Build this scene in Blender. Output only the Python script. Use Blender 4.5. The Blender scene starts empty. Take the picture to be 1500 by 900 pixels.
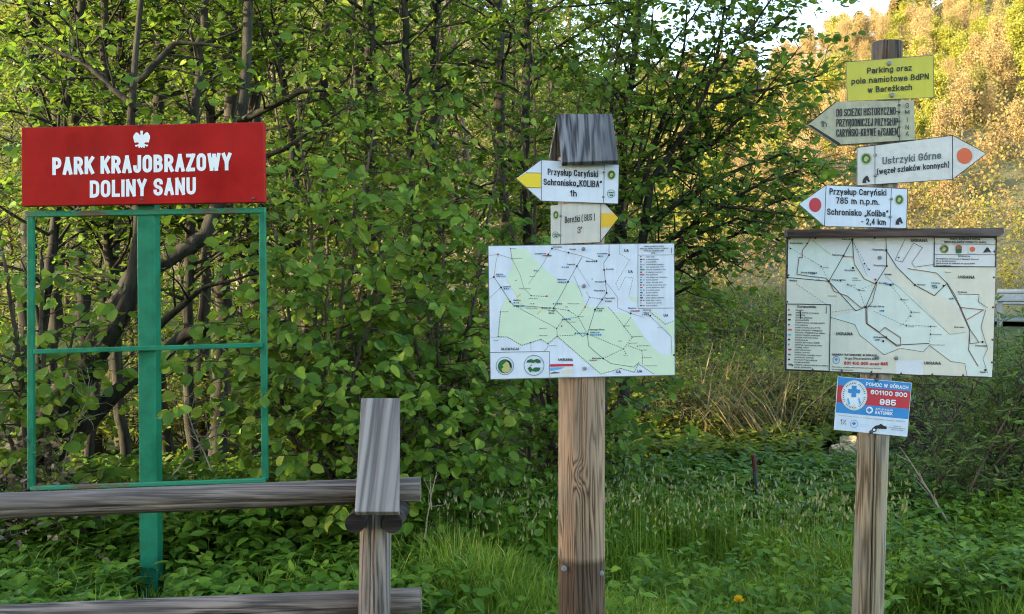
import bpy, bmesh, math, random
import numpy as np
from mathutils import Vector

S = bpy.context.scene
COL = S.collection
R = math.radians

# ------------------------------------------------------------------ camera, sky, sun, exposure
F = 1300.0            # focal length in pixels of the 1500 px wide frame
EYE = 1.6
cam_d = bpy.data.cameras.new('camera'); cam = bpy.data.objects.new('camera', cam_d); COL.objects.link(cam)
cam_d.sensor_width = 36; cam_d.lens = 36 * F / 1500; cam_d.clip_end = 3000; cam_d.clip_start = 0.05
cam.location = (0, 0, EYE); cam.rotation_euler = (R(90), 0, 0)
S.camera = cam

SUN_EL, SUN_SLOPE = 11.0, 0.45
un = math.hypot(1, SUN_SLOPE); U = (1 / un, SUN_SLOPE / un)          # horizontal travel of the light
W = bpy.data.worlds.new('World'); S.world = W; W.use_nodes = True
nt = W.node_tree; nt.nodes.clear()
sky = nt.nodes.new('ShaderNodeTexSky'); sky.sky_type = 'NISHITA'; sky.sun_disc = False
sky.sun_elevation = R(SUN_EL); sky.sun_rotation = math.atan2(-U[0], -U[1]) % (2 * math.pi)
sky.air_density = 1.0; sky.dust_density = 0.7; sky.ozone_density = 1.0
bg = nt.nodes.new('ShaderNodeBackground'); bg.inputs[1].default_value = 0.15
wo = nt.nodes.new('ShaderNodeOutputWorld')
nt.links.new(sky.outputs[0], bg.inputs[0]); nt.links.new(bg.outputs[0], wo.inputs[0])
sun_d = bpy.data.lights.new('sun', 'SUN'); sun = bpy.data.objects.new('sun', sun_d); COL.objects.link(sun)
sun_d.energy = 2.1; sun_d.angle = R(0.5); sun_d.color = (1.0, 0.85, 0.60)
c_, s_ = math.cos(R(SUN_EL)), math.sin(R(SUN_EL))
sun.rotation_euler = Vector((U[0] * c_, U[1] * c_, -s_)).to_track_quat('-Z', 'Y').to_euler()
sun.location = (-30, -15, 30)
S.view_settings.view_transform = 'Standard'; S.view_settings.look = 'None'
S.view_settings.gamma = 1; S.view_settings.exposure = 3.15
S.cycles.max_bounces = 6; S.cycles.diffuse_bounces = 3; S.cycles.transmission_bounces = 4
S.cycles.transparent_max_bounces = 4
S.cycles.use_denoising = True
S.cycles.filter_width = 1.1

# ------------------------------------------------------------------ small helpers
def at(px, py, d):
    return np.array([(px - 750) / F * d, d, EYE - (py - 450) / F * d])

def tag(o, label=None, cat=None, group=None, kind=None):
    if label: o['label'] = label
    if cat: o['category'] = cat
    if group: o['group'] = group
    if kind: o['kind'] = kind
    return o

def empty(name, loc, label, cat, group=None):
    o = bpy.data.objects.new(name, None); COL.objects.link(o); o.location = loc
    o.empty_display_size = 0.1
    return tag(o, label, cat, group)

def root_loc(p):
    v = Vector((0, 0, 0))
    while p is not None:
        v = v + p.location; p = p.parent
    return v

def mk(name, V, Fs, mats, parent=None, midx=None, tint=None, smooth=False, local=False):
    """one mesh object out of arrays; V in world coordinates (moved into the parent's space)"""
    V = np.asarray(V, dtype=np.float64).reshape(-1, 3)
    if parent is not None and not local:
        V = V - np.array(root_loc(parent))
    me = bpy.data.meshes.new(name)
    Fs = [np.asarray(f, dtype=np.int32) for f in Fs if len(f)]
    nl = sum(f.size for f in Fs); nf = sum(len(f) for f in Fs)
    me.vertices.add(len(V)); me.vertices.foreach_set('co', V.astype(np.float32).ravel())
    me.loops.add(nl); me.loops.foreach_set('vertex_index', np.concatenate([f.ravel() for f in Fs]))
    tot = np.concatenate([np.full(len(f), f.shape[1], dtype=np.int32) for f in Fs])
    st = np.concatenate([[0], np.cumsum(tot)[:-1]]).astype(np.int32)
    me.polygons.add(nf); me.polygons.foreach_set('loop_start', st); me.polygons.foreach_set('loop_total', tot)
    if midx is not None: me.polygons.foreach_set('material_index', np.asarray(midx, dtype=np.int32))
    me.polygons.foreach_set('use_smooth', np.full(nf, bool(smooth)))
    if tint is not None:
        a = me.attributes.new('tint', 'FLOAT', 'FACE'); a.data.foreach_set('value', np.asarray(tint, dtype=np.float32))
    me.update(calc_edges=True); me.validate()
    if not isinstance(mats, (list, tuple)): mats = [mats]
    for m in mats: me.materials.append(m)
    o = bpy.data.objects.new(name, me); COL.objects.link(o)
    if parent is not None: o.parent = parent
    return o

class Geo:
    """collects vertices and faces of any size"""
    def __init__(s): s.V = []; s.F = {}; s.n = 0; s.T = {}
    def add(s, V, Fl, tint=None):
        V = np.asarray(V, dtype=np.float64).reshape(-1, 3)
        for f in Fl:
            f = np.asarray(f, dtype=np.int64)
            if f.ndim == 1: f = f[None]
            if not len(f): continue
            s.F.setdefault(f.shape[1], []).append(f + s.n)
            t = tint if tint is not None else np.zeros(len(f))
            s.T.setdefault(f.shape[1], []).append(np.broadcast_to(np.asarray(t, dtype=float), (len(f),)))
        s.V.append(V); s.n += len(V)
    def box(s, c, h, ax=None):
        c = np.asarray(c, float); h = np.asarray(h, float)
        A = np.eye(3) if ax is None else np.asarray(ax, float)
        q = np.array([[i, j, k] for i in (-1, 1) for j in (-1, 1) for k in (-1, 1)]) * h
        s.add(q @ A + c, [[[0, 1, 3, 2], [4, 6, 7, 5], [0, 4, 5, 1], [2, 3, 7, 6], [0, 2, 6, 4], [1, 5, 7, 3]]])
    def tube(s, P, r, sides=6, cap=True, tint=None):
        P = np.asarray(P, float); n = len(P); r = np.broadcast_to(np.asarray(r, float), (n,))
        T = np.gradient(P, axis=0); T /= np.linalg.norm(T, axis=1)[:, None] + 1e-9
        ref = np.array([0, 0, 1.]) if abs(T[0, 2]) < .8 else np.array([1., 0, 0])
        A = np.cross(T, ref); A /= np.linalg.norm(A, axis=1)[:, None] + 1e-9
        B = np.cross(T, A)
        an = np.linspace(0, 2 * math.pi, sides, endpoint=False)
        V = P[:, None] + r[:, None, None] * (np.cos(an)[None, :, None] * A[:, None] + np.sin(an)[None, :, None] * B[:, None])
        i = np.arange(n - 1)[:, None] * sides; j = np.arange(sides)[None]; j2 = (j + 1) % sides
        Q = np.stack([i + j, i + j2, i + sides + j2, i + sides + j], -1).reshape(-1, 4)
        Fl = [Q]
        if cap: Fl += [np.arange(sides)[::-1], np.arange(sides) + (n - 1) * sides]
        s.add(V.reshape(-1, 3), Fl, tint)
    def build(s, name, mats, parent=None, tints=False, smooth=False, midx=None):
        ks = sorted(s.F)
        Fs = [np.concatenate(s.F[k]) for k in ks]
        t = np.concatenate([np.concatenate(s.T[k]) for k in ks]) if tints else None
        return mk(name, np.concatenate(s.V), Fs, mats, parent, tint=t, smooth=smooth, midx=midx)

# ------------------------------------------------------------------ materials
def newmat(name):
    m = bpy.data.materials.new(name); m.use_nodes = True
    N = m.node_tree.nodes; b = N['Principled BSDF']
    return m, N, m.node_tree.links, b

def ramp(N, stops):
    r = N.new('ShaderNodeValToRGB'); e = r.color_ramp.elements
    while len(e) < len(stops): e.new(0.5)
    for k, (p, c) in enumerate(stops): e[k].position = p; e[k].color = (*c, 1)
    return r

def noise(N, L, vec, scale, detail=4, rough=.55):
    n = N.new('ShaderNodeTexNoise'); n.inputs['Scale'].default_value = scale
    n.inputs['Detail'].default_value = detail; n.inputs['Roughness'].default_value = rough
    if vec is not None: L.new(vec, n.inputs['Vector'])
    return n

def mathn(N, L, op, a, b=None):
    n = N.new('ShaderNodeMath'); n.operation = op
    for k, v in enumerate((a, b)):
        if v is None: continue
        if isinstance(v, (int, float)): n.inputs[k].default_value = v
        else: L.new(v, n.inputs[k])
    return n.outputs[0]

def mixc(N, L, fac, a, b, mode='MIX'):
    n = N.new('ShaderNodeMix'); n.data_type = 'RGBA'; n.blend_type = mode
    for sock, v in ((n.inputs[0], fac), (n.inputs[6], a), (n.inputs[7], b)):
        if isinstance(v, (int, float)): sock.default_value = v
        elif isinstance(v, tuple): sock.default_value = (*v, 1)
        else: L.new(v, sock)
    return n.outputs[2]

def objvec(N, L, scale=(1, 1, 1)):
    tc = N.new('ShaderNodeTexCoord'); mp = N.new('ShaderNodeMapping'); mp.inputs['Scale'].default_value = scale
    L.new(tc.outputs['Object'], mp.inputs['Vector']); return mp.outputs[0]

def flat(name, col, rough=.5, wear=.12, spec=.3, scale=14, streak=0.0, speck=None):
    """painted or printed surface with fading, run marks and specks of dirt"""
    m, N, L, b = newmat(name)
    n = noise(N, L, objvec(N, L), scale, 6, .65)
    r = ramp(N, [(.35, tuple(c * (1 - wear) for c in col)), (.62, col)])
    L.new(n.outputs[0], r.inputs[0]); c = r.outputs[0]
    if streak:
        sn = noise(N, L, objvec(N, L, (42, 42, 1.6)), 1.0, 4, .6); big = noise(N, L, objvec(N, L), 3.1, 3, .5)
        k = ramp(N, [(.50, (0, 0, 0)), (.72, (1, 1, 1))]); L.new(mathn(N, L, 'ADD', mathn(N, L, 'MULTIPLY', sn.outputs[0], .65), mathn(N, L, 'MULTIPLY', big.outputs[0], .4)), k.inputs[0])
        c = mixc(N, L, mathn(N, L, 'MULTIPLY', k.outputs[0], streak), c, tuple(v * .45 + .02 for v in col))
    if speck:
        sp = noise(N, L, objvec(N, L), speck[0], 5, .75); k = ramp(N, [(speck[1], (0, 0, 0)), (speck[1] + .04, (1, 1, 1))]); L.new(sp.outputs[0], k.inputs[0])
        c = mixc(N, L, k.outputs[0], c, speck[2])
    L.new(c, b.inputs['Base Color'])
    rn = ramp(N, [(.3, (rough * .7,) * 3), (.7, (min(1, rough * 1.25),) * 3)]); L.new(n.outputs[0], rn.inputs[0]); L.new(rn.outputs[0], b.inputs['Roughness'])
    b.inputs['Specular IOR Level'].default_value = spec
    return m

def wood(name, dark, light, axis='z', rings=13, across=9, along=.55, grey=None, knot=None, stain=None, top=None, rough=.85, fibre=.5):
    """weathered timber: growth rings are the contour lines of a noise stretched along the grain"""
    m, N, L, b = newmat(name)
    sc = {'z': (across, across, along), 'x': (along, across, across), 'y': (across, along, across), 'p': (across, along, along)}[axis]
    v = objvec(N, L, sc)
    n = noise(N, L, v, 1.0, 3, .42); f = n.outputs[0]
    if knot:
        for (kx, ky, kz, w, h, amp) in knot:
            mp = objvec(N, L, (1 / w, 0, 1 / h)); sub = N.new('ShaderNodeVectorMath'); sub.operation = 'DISTANCE'
            L.new(mp, sub.inputs[0]); sub.inputs[1].default_value = (kx / w, 0, kz / h)
            g = mathn(N, L, 'MULTIPLY', mathn(N, L, 'POWER', 2.718, mathn(N, L, 'MULTIPLY', mathn(N, L, 'POWER', sub.outputs['Value'], 2.0), -1.0)), amp)
            f = mathn(N, L, 'ADD', f, g)
    g = mathn(N, L, 'PINGPONG', mathn(N, L, 'MULTIPLY', f, rings), .5)
    fine_sc = {'z': (170, 170, 4), 'x': (4, 170, 170), 'y': (170, 4, 170), 'p': (170, 4, 4)}[axis]
    fn = noise(N, L, objvec(N, L, fine_sc), 1.0, 3, .6)
    g = mathn(N, L, 'ADD', mathn(N, L, 'MULTIPLY', g, 2 * (1 - fibre * .5)), mathn(N, L, 'MULTIPLY', mathn(N, L, 'SUBTRACT', fn.outputs[0], .5), 1.6 * fibre))
    r = ramp(N, [(.05, dark), (.55, light), (1.0, tuple(min(1, c * 1.12) for c in light))])
    L.new(g, r.inputs[0]); col = r.outputs[0]
    if grey:
        gn = noise(N, L, objvec(N, L, {'z': (7, 7, 1.6), 'x': (1.6, 7, 7), 'y': (7, 1.6, 7), 'p': (8, 1.2, 1.2)}[axis]), 1.0, 4, .6)
        gr = ramp(N, [(.38, (0, 0, 0)), (.62, (1, 1, 1))]); L.new(gn.outputs[0], gr.inputs[0])
        col = mixc(N, L, mathn(N, L, 'MULTIPLY', gr.outputs[0], .75), col, grey)
    if stain:
        z0, wid, mul = stain
        tc = N.new('ShaderNodeTexCoord'); sx = N.new('ShaderNodeSeparateXYZ'); L.new(tc.outputs['Object'], sx.inputs[0])
        sn = noise(N, L, objvec(N, L, (22, 22, 5)), 1.0, 4, .6)
        zz = mathn(N, L, 'ADD', sx.outputs[2], mathn(N, L, 'MULTIPLY', mathn(N, L, 'SUBTRACT', sn.outputs[0], .5), wid * 2.2))
        mr = N.new('ShaderNodeMapRange'); mr.inputs[1].default_value = z0 + wid; mr.inputs[2].default_value = z0 - wid
        L.new(zz, mr.inputs[0])
        col = mixc(N, L, mr.outputs[0], col, mixc(N, L, 1.0, col, mul, 'MULTIPLY'))
    if top:
        tc = N.new('ShaderNodeTexCoord'); sx = N.new('ShaderNodeSeparateXYZ'); L.new(tc.outputs['Object'], sx.inputs[0])
        mr = N.new('ShaderNodeMapRange'); mr.inputs[1].default_value = top[0] - .03; mr.inputs[2].default_value = top[0] + .02; L.new(sx.outputs[2], mr.inputs[0])
        col = mixc(N, L, mr.outputs[0], col, mixc(N, L, 1.0, col, top[1], 'MULTIPLY'))
    L.new(col, b.inputs['Base Color']); b.inputs['Roughness'].default_value = rough
    b.inputs['Specular IOR Level'].default_value = .15
    bp = N.new('ShaderNodeBump'); bp.inputs['Strength'].default_value = .45; bp.inputs['Distance'].default_value = .004
    L.new(g, bp.inputs['Height']); L.new(bp.outputs[0], b.inputs['Normal'])
    return m

def leafmat(name, stops, trans=.46, tcol=(.24, .32, .03), rough=.55, spec=.18):
    m, N, L, b = newmat(name)
    a = N.new('ShaderNodeAttribute'); a.attribute_name = 'tint'
    r = ramp(N, stops); L.new(a.outputs['Fac'], r.inputs[0])
    L.new(r.outputs[0], b.inputs['Base Color']); b.inputs['Roughness'].default_value = rough
    b.inputs['Specular IOR Level'].default_value = spec
    t = N.new('ShaderNodeBsdfTranslucent')
    L.new(mixc(N, L, .6, r.outputs[0], tcol), t.inputs[0])
    mx = N.new('ShaderNodeMixShader'); mx.inputs[0].default_value = trans
    L.new(b.outputs[0], mx.inputs[1]); L.new(t.outputs[0], mx.inputs[2])
    L.new(mx.outputs[0], N['Material Output'].inputs[0])
    return m

def barkmat(name, a, b_, scale=(14, 14, 3)):
    m, N, L, b = newmat(name)
    n = noise(N, L, objvec(N, L, scale), 1.0, 6, .65)
    r = ramp(N, [(.32, a), (.68, b_)]); L.new(n.outputs[0], r.inputs[0])
    L.new(r.outputs[0], b.inputs['Base Color']); b.inputs['Roughness'].default_value = .9
    b.inputs['Specular IOR Level'].default_value = .1
    bp = N.new('ShaderNodeBump'); bp.inputs['Strength'].default_value = .7; bp.inputs['Distance'].default_value = .02
    L.new(n.outputs[0], bp.inputs['Height']); L.new(bp.outputs[0], b.inputs['Normal'])
    return m

M = {}
M['white'] = flat('white_sign_sheet', (.62, .66, .75), .45, .08, streak=.22, speck=(38, .70, (.30, .29, .27)))
M['cream'] = flat('cream_sign_sheet', (.56, .52, .46), .5, .12, streak=.3, speck=(38, .68, (.26, .23, .19)))
M['cream_wood'] = flat('cream_painted_board', (.42, .40, .28), .6, .26, scale=22, streak=.45, speck=(30, .64, (.12, .11, .08)))
M['reflect_grey'] = flat('reflect_grey_sheet', (.58, .56, .54), .3, .16, streak=.35)  # warm grey of a reflection put into the white sheet's colour, streaks are weathering
M['yellow_sheet'] = flat('yellow_green_sign_sheet', (.53, .475, .04), .45, .14, scale=5, streak=.22, speck=(40, .7, (.2, .2, .06)))
M['yellow'] = flat('trail_yellow', (.75, .55, .03), .45, .06)
M['orange_yellow'] = flat('trail_amber', (.68, .40, .02), .45, .06)
M['black'] = flat('black_print', (.012, .012, .014), .5, .1)
M['grey_print'] = flat('grey_print', (.10, .11, .11), .5, .1)
M['white_print'] = flat('white_print', (.72, .73, .76), .45, .04)
M['red_sheet'] = flat('red_sign_paint', (.36, .011, .009), .5, .30, .12, scale=4, streak=.30, speck=(30, .69, (.12, .03, .025)))
M['red'] = flat('red_print', (.50, .030, .045), .5, .08)
M['orange_red'] = flat('faded_red_print', (.62, .115, .04), .5, .1)
M['green_print'] = flat('green_print', (.015, .115, .035), .5, .1)
M['lime'] = flat('lime_print', (.42, .40, .14), .5, .1)
M['map_green'] = flat('map_green_print', (.56, .66, .50), .5, .05)
M['map_blue'] = flat('map_pale_blue_print', (.62, .655, .60), .5, .08, streak=.12)
M['map_white'] = flat('map_white_print', (.62, .61, .62), .5, .05)
M['map_cream'] = flat('map_cream_print', (.64, .60, .50), .5, .08, streak=.12)
M['brown_print'] = flat('brown_trail_print', (.26, .11, .05), .5, .1)
M['blue_print'] = flat('blue_print', (.03, .22, .52), .45, .08)
M['sky_print'] = flat('light_blue_print', (.10, .35, .65), .5, .08)
M['pale_print'] = flat('pale_paper_print', (.64, .64, .68), .5, .06)
M['steel'] = flat('bolt_steel', (.20, .20, .20), .45, .3, .5)
M['dark_steel'] = flat('dark_bolt_steel', (.05, .05, .05), .5, .3, .5)
M['frame_grey'] = flat('grey_board_edge', (.14, .14, .15), .6, .3)
M['green_metal'] = flat('green_painted_metal', (.010, .185, .098), .5, .35, .3, scale=9, streak=.4, speck=(26, .63, (.10, .07, .05)))
M['galv'] = flat('galvanised_steel', (.24, .25, .26), .45, .2, .5)
M['galv_warm'] = flat('warm_grey_steel', (.26, .245, .21), .55, .2, .3)  # galvanised steel in a warmer grey, for the far rail

# green paint with rust breaking through, for the horizontal bars
m, N, L, b = newmat('rusting_green_paint')
n = noise(N, L, objvec(N, L, (3.5, 12, 12)), 1.0, 6, .7)
r = ramp(N, [(.50, (.010, .185, .098)), (.56, (.10, .075, .048))]); L.new(n.outputs[0], r.inputs[0])
L.new(r.outputs[0], b.inputs['Base Color']); b.inputs['Roughness'].default_value = .6
M['green_rust'] = m

M['wood_fence'] = wood('weathered_fence_log', (.042, .034, .030), (.25, .19, .155), 'x', 10, 12, .7, grey=(.115, .09, .076), fibre=.85)
M['wood_fpost'] = wood('weathered_fence_post', (.052, .038, .030), (.25, .19, .155), 'z', 9, 14, .5, grey=(.13, .12, .125), fibre=.7)
M['wood_cap'] = wood('weathered_cap_plank', (.095, .08, .07), (.25, .21, .18), 'p', 6, 15, .35, grey=(.16, .135, .12), fibre=.35)
M['wood_post'] = wood('brown_signpost_timber', (.070, .038, .022), (.32, .20, .125), 'z', 19, 13, .75, grey=(.26, .19, .135),
                      stain=(.64, .012, (.30, .29, .29)), fibre=.35)
M['wood_pale'] = wood('pale_signpost_timber', (.105, .070, .040), (.33, .24, .15), 'z', 12, 13, .6, grey=(.22, .20, .175), fibre=.65)
M['wood_roof'] = wood('dark_roof_plank', (.026, .026, .028), (.19, .185, .19), 'p', 10, 14, 1.2, grey=(.06, .06, .064), fibre=.6)
M['wood_dark'] = wood('dark_timber', (.014, .011, .010), (.05, .040, .036), 'x', 8, 10, .6)  # darker brown timber for the pieces under the fence cap
M['wood_brown'] = wood('brown_painted_batten', (.035, .020, .017), (.085, .052, .045), 'x', 8, 12, .6, grey=(.16, .15, .15))
M['wood_cut'] = wood('fresh_split_wood', (.35, .22, .11), (.62, .44, .24), 'x', 7, 14, 1.2)
M['bark_dark'] = barkmat('dark_mossy_bark', (.014, .012, .009), (.060, .054, .040))
M['bark'] = barkmat('grey_brown_bark', (.022, .018, .012), (.085, .072, .05))
M['bark_tan'] = barkmat('tan_bark', (.08, .06, .04), (.22, .175, .125), (6, 6, 2))
M['twig'] = barkmat('brown_twig_bark', (.035, .028, .02), (.11, .085, .06))
M['twig_dry'] = barkmat('dry_pale_twig', (.16, .13, .10), (.34, .29, .23))

M['leaf_near'] = leafmat('hazel_leaf', [(0, (.044, .095, .013)), (.5, (.108, .198, .019)), (.85, (.178, .274, .028)), (1, (.255, .306, .038))])
M['leaf_dark'] = leafmat('dark_tree_leaf', [(0, (.042, .090, .013)), (.6, (.083, .157, .019)), (1, (.150, .233, .026))])
M['leaf_mid'] = leafmat('forest_leaf', [(0, (.052, .092, .010)), (.5, (.092, .144, .014)), (1, (.172, .207, .021))])
M['leaf_spring'] = leafmat('young_spring_leaf', [(0, (.07, .11, .012)), (.5, (.12, .165, .018)), (1, (.20, .20, .03))], .5, (.34, .36, .04))
M['leaf_willow'] = leafmat('willow_leaf', [(0, (.057, .105, .029)), (.6, (.105, .170, .048)), (1, (.179, .244, .073))], .35)
M['leaf_weed'] = leafmat('ground_elder_leaf', [(0, (.037, .089, .010)), (.5, (.078, .158, .012)), (1, (.152, .240, .023))], .38)
M['leaf_litter'] = leafmat('dry_leaf', [(0, (.09, .065, .04)), (1, (.24, .18, .11))], .2, (.3, .2, .1))
M['grass'] = leafmat('grass_blade', [(0, (.061, .122, .008)), (.55, (.129, .224, .014)), (.9, (.217, .312, .028)), (1, (.435, .393, .122))], .4)
M['straw'] = leafmat('dry_straw', [(0, (.07, .060, .022)), (.6, (.16, .125, .048)), (1, (.30, .235, .12))], .3, (.45, .35, .18))
M['hill_green'] = leafmat('hillside_green_leaf', [(0, (.17, .18, .022)), (.5, (.25, .245, .03)), (1, (.34, .31, .05))], .35, (.38, .37, .06))
M['hill_peach'] = leafmat('hillside_bud_twig', [(0, (.26, .185, .075)), (.5, (.33, .235, .09)), (1, (.41, .30, .12))], .3, (.45, .33, .13))
M['hill_olive'] = leafmat('hillside_olive_leaf', [(0, (.103, .103, .023)), (.6, (.195, .174, .041)), (1, (.308, .257, .072))], .35, (.328, .287, .062))
M['needle'] = leafmat('spruce_needle', [(0, (.020, .036, .018)), (1, (.055, .075, .035))], .2)
M['dandelion'] = leafmat('dandelion_petal', [(0, (.75, .42, .01)), (1, (.85, .58, .02))], .25, (.8, .5, .02))
M['seedhead'] = leafmat('grass_seed_head', [(0, (.16, .17, .06)), (1, (.34, .32, .15))], .3, (.35, .32, .12))

# ------------------------------------------------------------------ terrain
def sst(a, b, x):
    t = np.clip((x - a) / (b - a), 0, 1); return t * t * (3 - 2 * t)

def hnoise(x, y, s, seed=0):
    return (np.sin(x * s + 1.3 * seed) * np.cos(y * s * 1.13 + .7 * seed) + .5 * np.sin(x * s * 2.3 + y * s * 1.7 + seed) + .25 * np.cos(x * s * 4.1 - y * s * 5.3 + seed)) / 1.75

def height(x, y):
    h = .04 * hnoise(x, y, 1.1, 1) + .015 * hnoise(x, y, 3.7, 2)
    left = 1 - sst(6.5, 10.5, x - (y - 20) * .25)
    h = h + 2.0 * sst(11, 25, y) * left + 1.12 * sst(14, 21, y) * (1 - left)
    h = h + .26 * sst(10.5, 11.4, y) * (1 - sst(11.8, 13.0, y)) * sst(.8, 1.6, x)
    return h

def hgrid(xs, ys, fn, name, mat):
    X, Y = np.meshgrid(xs, ys); Z = fn(X, Y)
    V = np.stack([X, Y, Z], -1).reshape(-1, 3); nx, ny = len(xs), len(ys)
    i = (np.arange(ny - 1)[:, None] * nx + np.arange(nx - 1)[None]).ravel()
    return mk(name, V, [np.stack([i, i + 1, i + nx + 1, i + nx], -1)], mat, smooth=True)

m, N, L, b = newmat('soil_and_moss')
v = objvec(N, L)
n1 = noise(N, L, v, .55, 6, .6); n2 = noise(N, L, v, 9, 6, .7)
r = ramp(N, [(.36, (.030, .036, .014)), (.55, (.055, .075, .02)), (.72, (.11, .085, .05))])
L.new(mathn(N, L, 'ADD', mathn(N, L, 'MULTIPLY', n1.outputs[0], .7), mathn(N, L, 'MULTIPLY', n2.outputs[0], .3)), r.inputs[0])
L.new(r.outputs[0], b.inputs['Base Color']); b.inputs['Roughness'].default_value = .95
b.inputs['Specular IOR Level'].default_value = .05
bp = N.new('ShaderNodeBump'); bp.inputs['Distance'].default_value = .04; L.new(n2.outputs[0], bp.inputs['Height']); L.new(bp.outputs[0], b.inputs['Normal'])
M['soil'] = m
m, N, L, b = newmat('hillside_floor')
v = objvec(N, L)
n1 = noise(N, L, v, .05, 6, .65); n2 = noise(N, L, v, .8, 6, .7)
r = ramp(N, [(.40, (.055, .065, .014)), (.55, (.10, .078, .03)), (.66, (.14, .10, .045))])
L.new(mathn(N, L, 'ADD', mathn(N, L, 'MULTIPLY', n1.outputs[0], .6), mathn(N, L, 'MULTIPLY', n2.outputs[0], .4)), r.inputs[0])
L.new(r.outputs[0], b.inputs['Base Color']); b.inputs['Roughness'].default_value = .95
M['hill_floor'] = m
m, N, L, b = newmat('asphalt')
n2 = noise(N, L, objvec(N, L), 60, 4, .7); r = ramp(N, [(.3, (.045, .047, .05)), (.7, (.085, .088, .092))]); L.new(n2.outputs[0], r.inputs[0])
L.new(r.outputs[0], b.inputs['Base Color']); b.inputs['Roughness'].default_value = .85
M['asphalt'] = m
m, N, L, b = newmat('dry_bank_soil')
n2 = noise(N, L, objvec(N, L), 7, 6, .7); r = ramp(N, [(.35, (.10, .075, .04)), (.7, (.24, .175, .11))]); L.new(n2.outputs[0], r.inputs[0])
L.new(r.outputs[0], b.inputs['Base Color']); b.inputs['Roughness'].default_value = .95
M['dry_soil'] = m

def spread(lo, hi, fine_lo, fine_hi, step, k=1.22):
    a = list(np.arange(fine_lo, fine_hi + 1e-6, step)); s = step
    while a[-1] < hi: s *= k; a.append(a[-1] + s)
    s = step
    while a[0] > lo: s *= k; a.insert(0, a[0] - s)
    return np.array(a)
tag(hgrid(spread(-900, 900, -7, 14, .22), spread(-400, 900, 2.5, 27, .22), height, 'ground', M['soil']), kind='structure')

def ridge(x):      # height of the far ridge line
    return np.interp(x, [-200, -5, 24, 36, 61, 72, 82, 94, 140], [68, 68, 46, 46, 53.5, 57, 60.5, 64.5, 83]) + .8 * np.sin(x * .21)
def hill_h(x, y):
    k = np.clip((y - 48) / 140, 0, 1.5)
    prof = np.where(k < 1, k ** 1.15, 1 - (k - 1) * .5)
    return .6 + ridge(x * 188 / np.maximum(y, 60)) * prof * (.98 + .06 * hnoise(x, y, .045, 3)) + 1.4 * hnoise(x, y, .12, 5) * np.clip(k * 4, 0, 1)
tag(hgrid(np.linspace(-170, 230, 120), np.linspace(48, 250, 80), hill_h, 'hill', M['hill_floor']), kind='structure')

# unseen hill added behind the viewer's left shoulder, shaped to keep sun off signs
def shade_spur():
    s = np.linspace(-85, -32, 54); t = np.concatenate([np.linspace(-120, -8, 30), np.linspace(-7, 4, 34)])
    Sg, Tg = np.meshgrid(s, t)
    edge = .9 * hnoise(Sg, Sg * .7, .55, 4) + .5 * hnoise(Sg, Sg, 1.7, 9)
    H = 33 * sst(.6, -3.2, Tg - edge) * sst(-85, -66, Sg) * (1 - sst(-46, -32, Sg)) * (1 + .12 * hnoise(Sg, Tg, .5, 6))
    H = H + 12 * sst(0, -60, Tg) * sst(-85, -66, Sg) * (1 - sst(-46, -32, Sg)) - .4
    y0 = 7.9
    X = U[0] * Sg - U[1] * Tg; Y = y0 + U[1] * Sg + U[0] * Tg
    V = np.stack([X, Y, H], -1).reshape(-1, 3); nx, ny = len(s), len(t)
    i = (np.arange(ny - 1)[:, None] * nx + np.arange(nx - 1)[None]).ravel()
    tag(mk('hill', V, [np.stack([i, i + 1, i + nx + 1, i + nx], -1)], M['hill_floor'], smooth=True), kind='structure')  # the added shade caster, out of view
shade_spur()

def strip(name, x0, x1, ya, yb, z, mat):
    xs = np.linspace(x0, x1, 40)
    V = np.concatenate([np.stack([xs, ya(xs), np.full_like(xs, z)], -1), np.stack([xs, yb(xs), np.full_like(xs, z)], -1)])
    i = np.arange(39); return mk(name, V, [np.stack([i, i + 1, i + 41, i + 40], -1)], mat)
road_y = lambda x: 25.0 + (x - 14) * .10
tag(strip('road', 11.3, 60, lambda x: road_y(x) - 2.8, lambda x: road_y(x) + 3.2, 1.26, M['asphalt']), kind='structure')

# ------------------------------------------------------------------ sign making
class Plane:
    """a vertical board plane through pixel (px, py) at distance d, turned by yaw; pixels map onto it"""
    def __init__(s, px, py, d, yaw=0.0, pitch=0.0):
        s.c = at(px, py, d); y = R(yaw); p = R(pitch)
        s.n = np.array([math.sin(y) * math.cos(p), -math.cos(y) * math.cos(p), math.sin(p)])
    def P(s, q, off=0.0):
        q = np.asarray(q, float).reshape(-1, 2)
        ray = np.stack([(q[:, 0] - 750) / F, np.ones(len(q)), -(q[:, 1] - 450) / F], -1)
        o = np.array([0, 0, EYE]); c = s.c + s.n * off
        t = ((c - o) @ s.n) / (ray @ s.n)
        return o + ray * t[:, None]

def slab(pl, poly, th, name, mat, parent, off=0.0):
    """a board of real thickness whose front face has the outline poly"""
    n = len(poly); Fr = pl.P(poly, off); Bk = Fr - pl.n * th
    V = np.concatenate([Fr, Bk])
    g = Geo(); g.add(V, [np.arange(n), np.arange(n)[::-1] + n] + [np.array([i, i + n, (i + 1) % n + n, (i + 1) % n])[::-1] for i in range(n)])
    o = g.build(name, mat, parent)
    bm = bmesh.new(); bm.from_mesh(o.data); bmesh.ops.recalc_face_normals(bm, faces=bm.faces); bm.to_mesh(o.data); bm.free()
    return o

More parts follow.
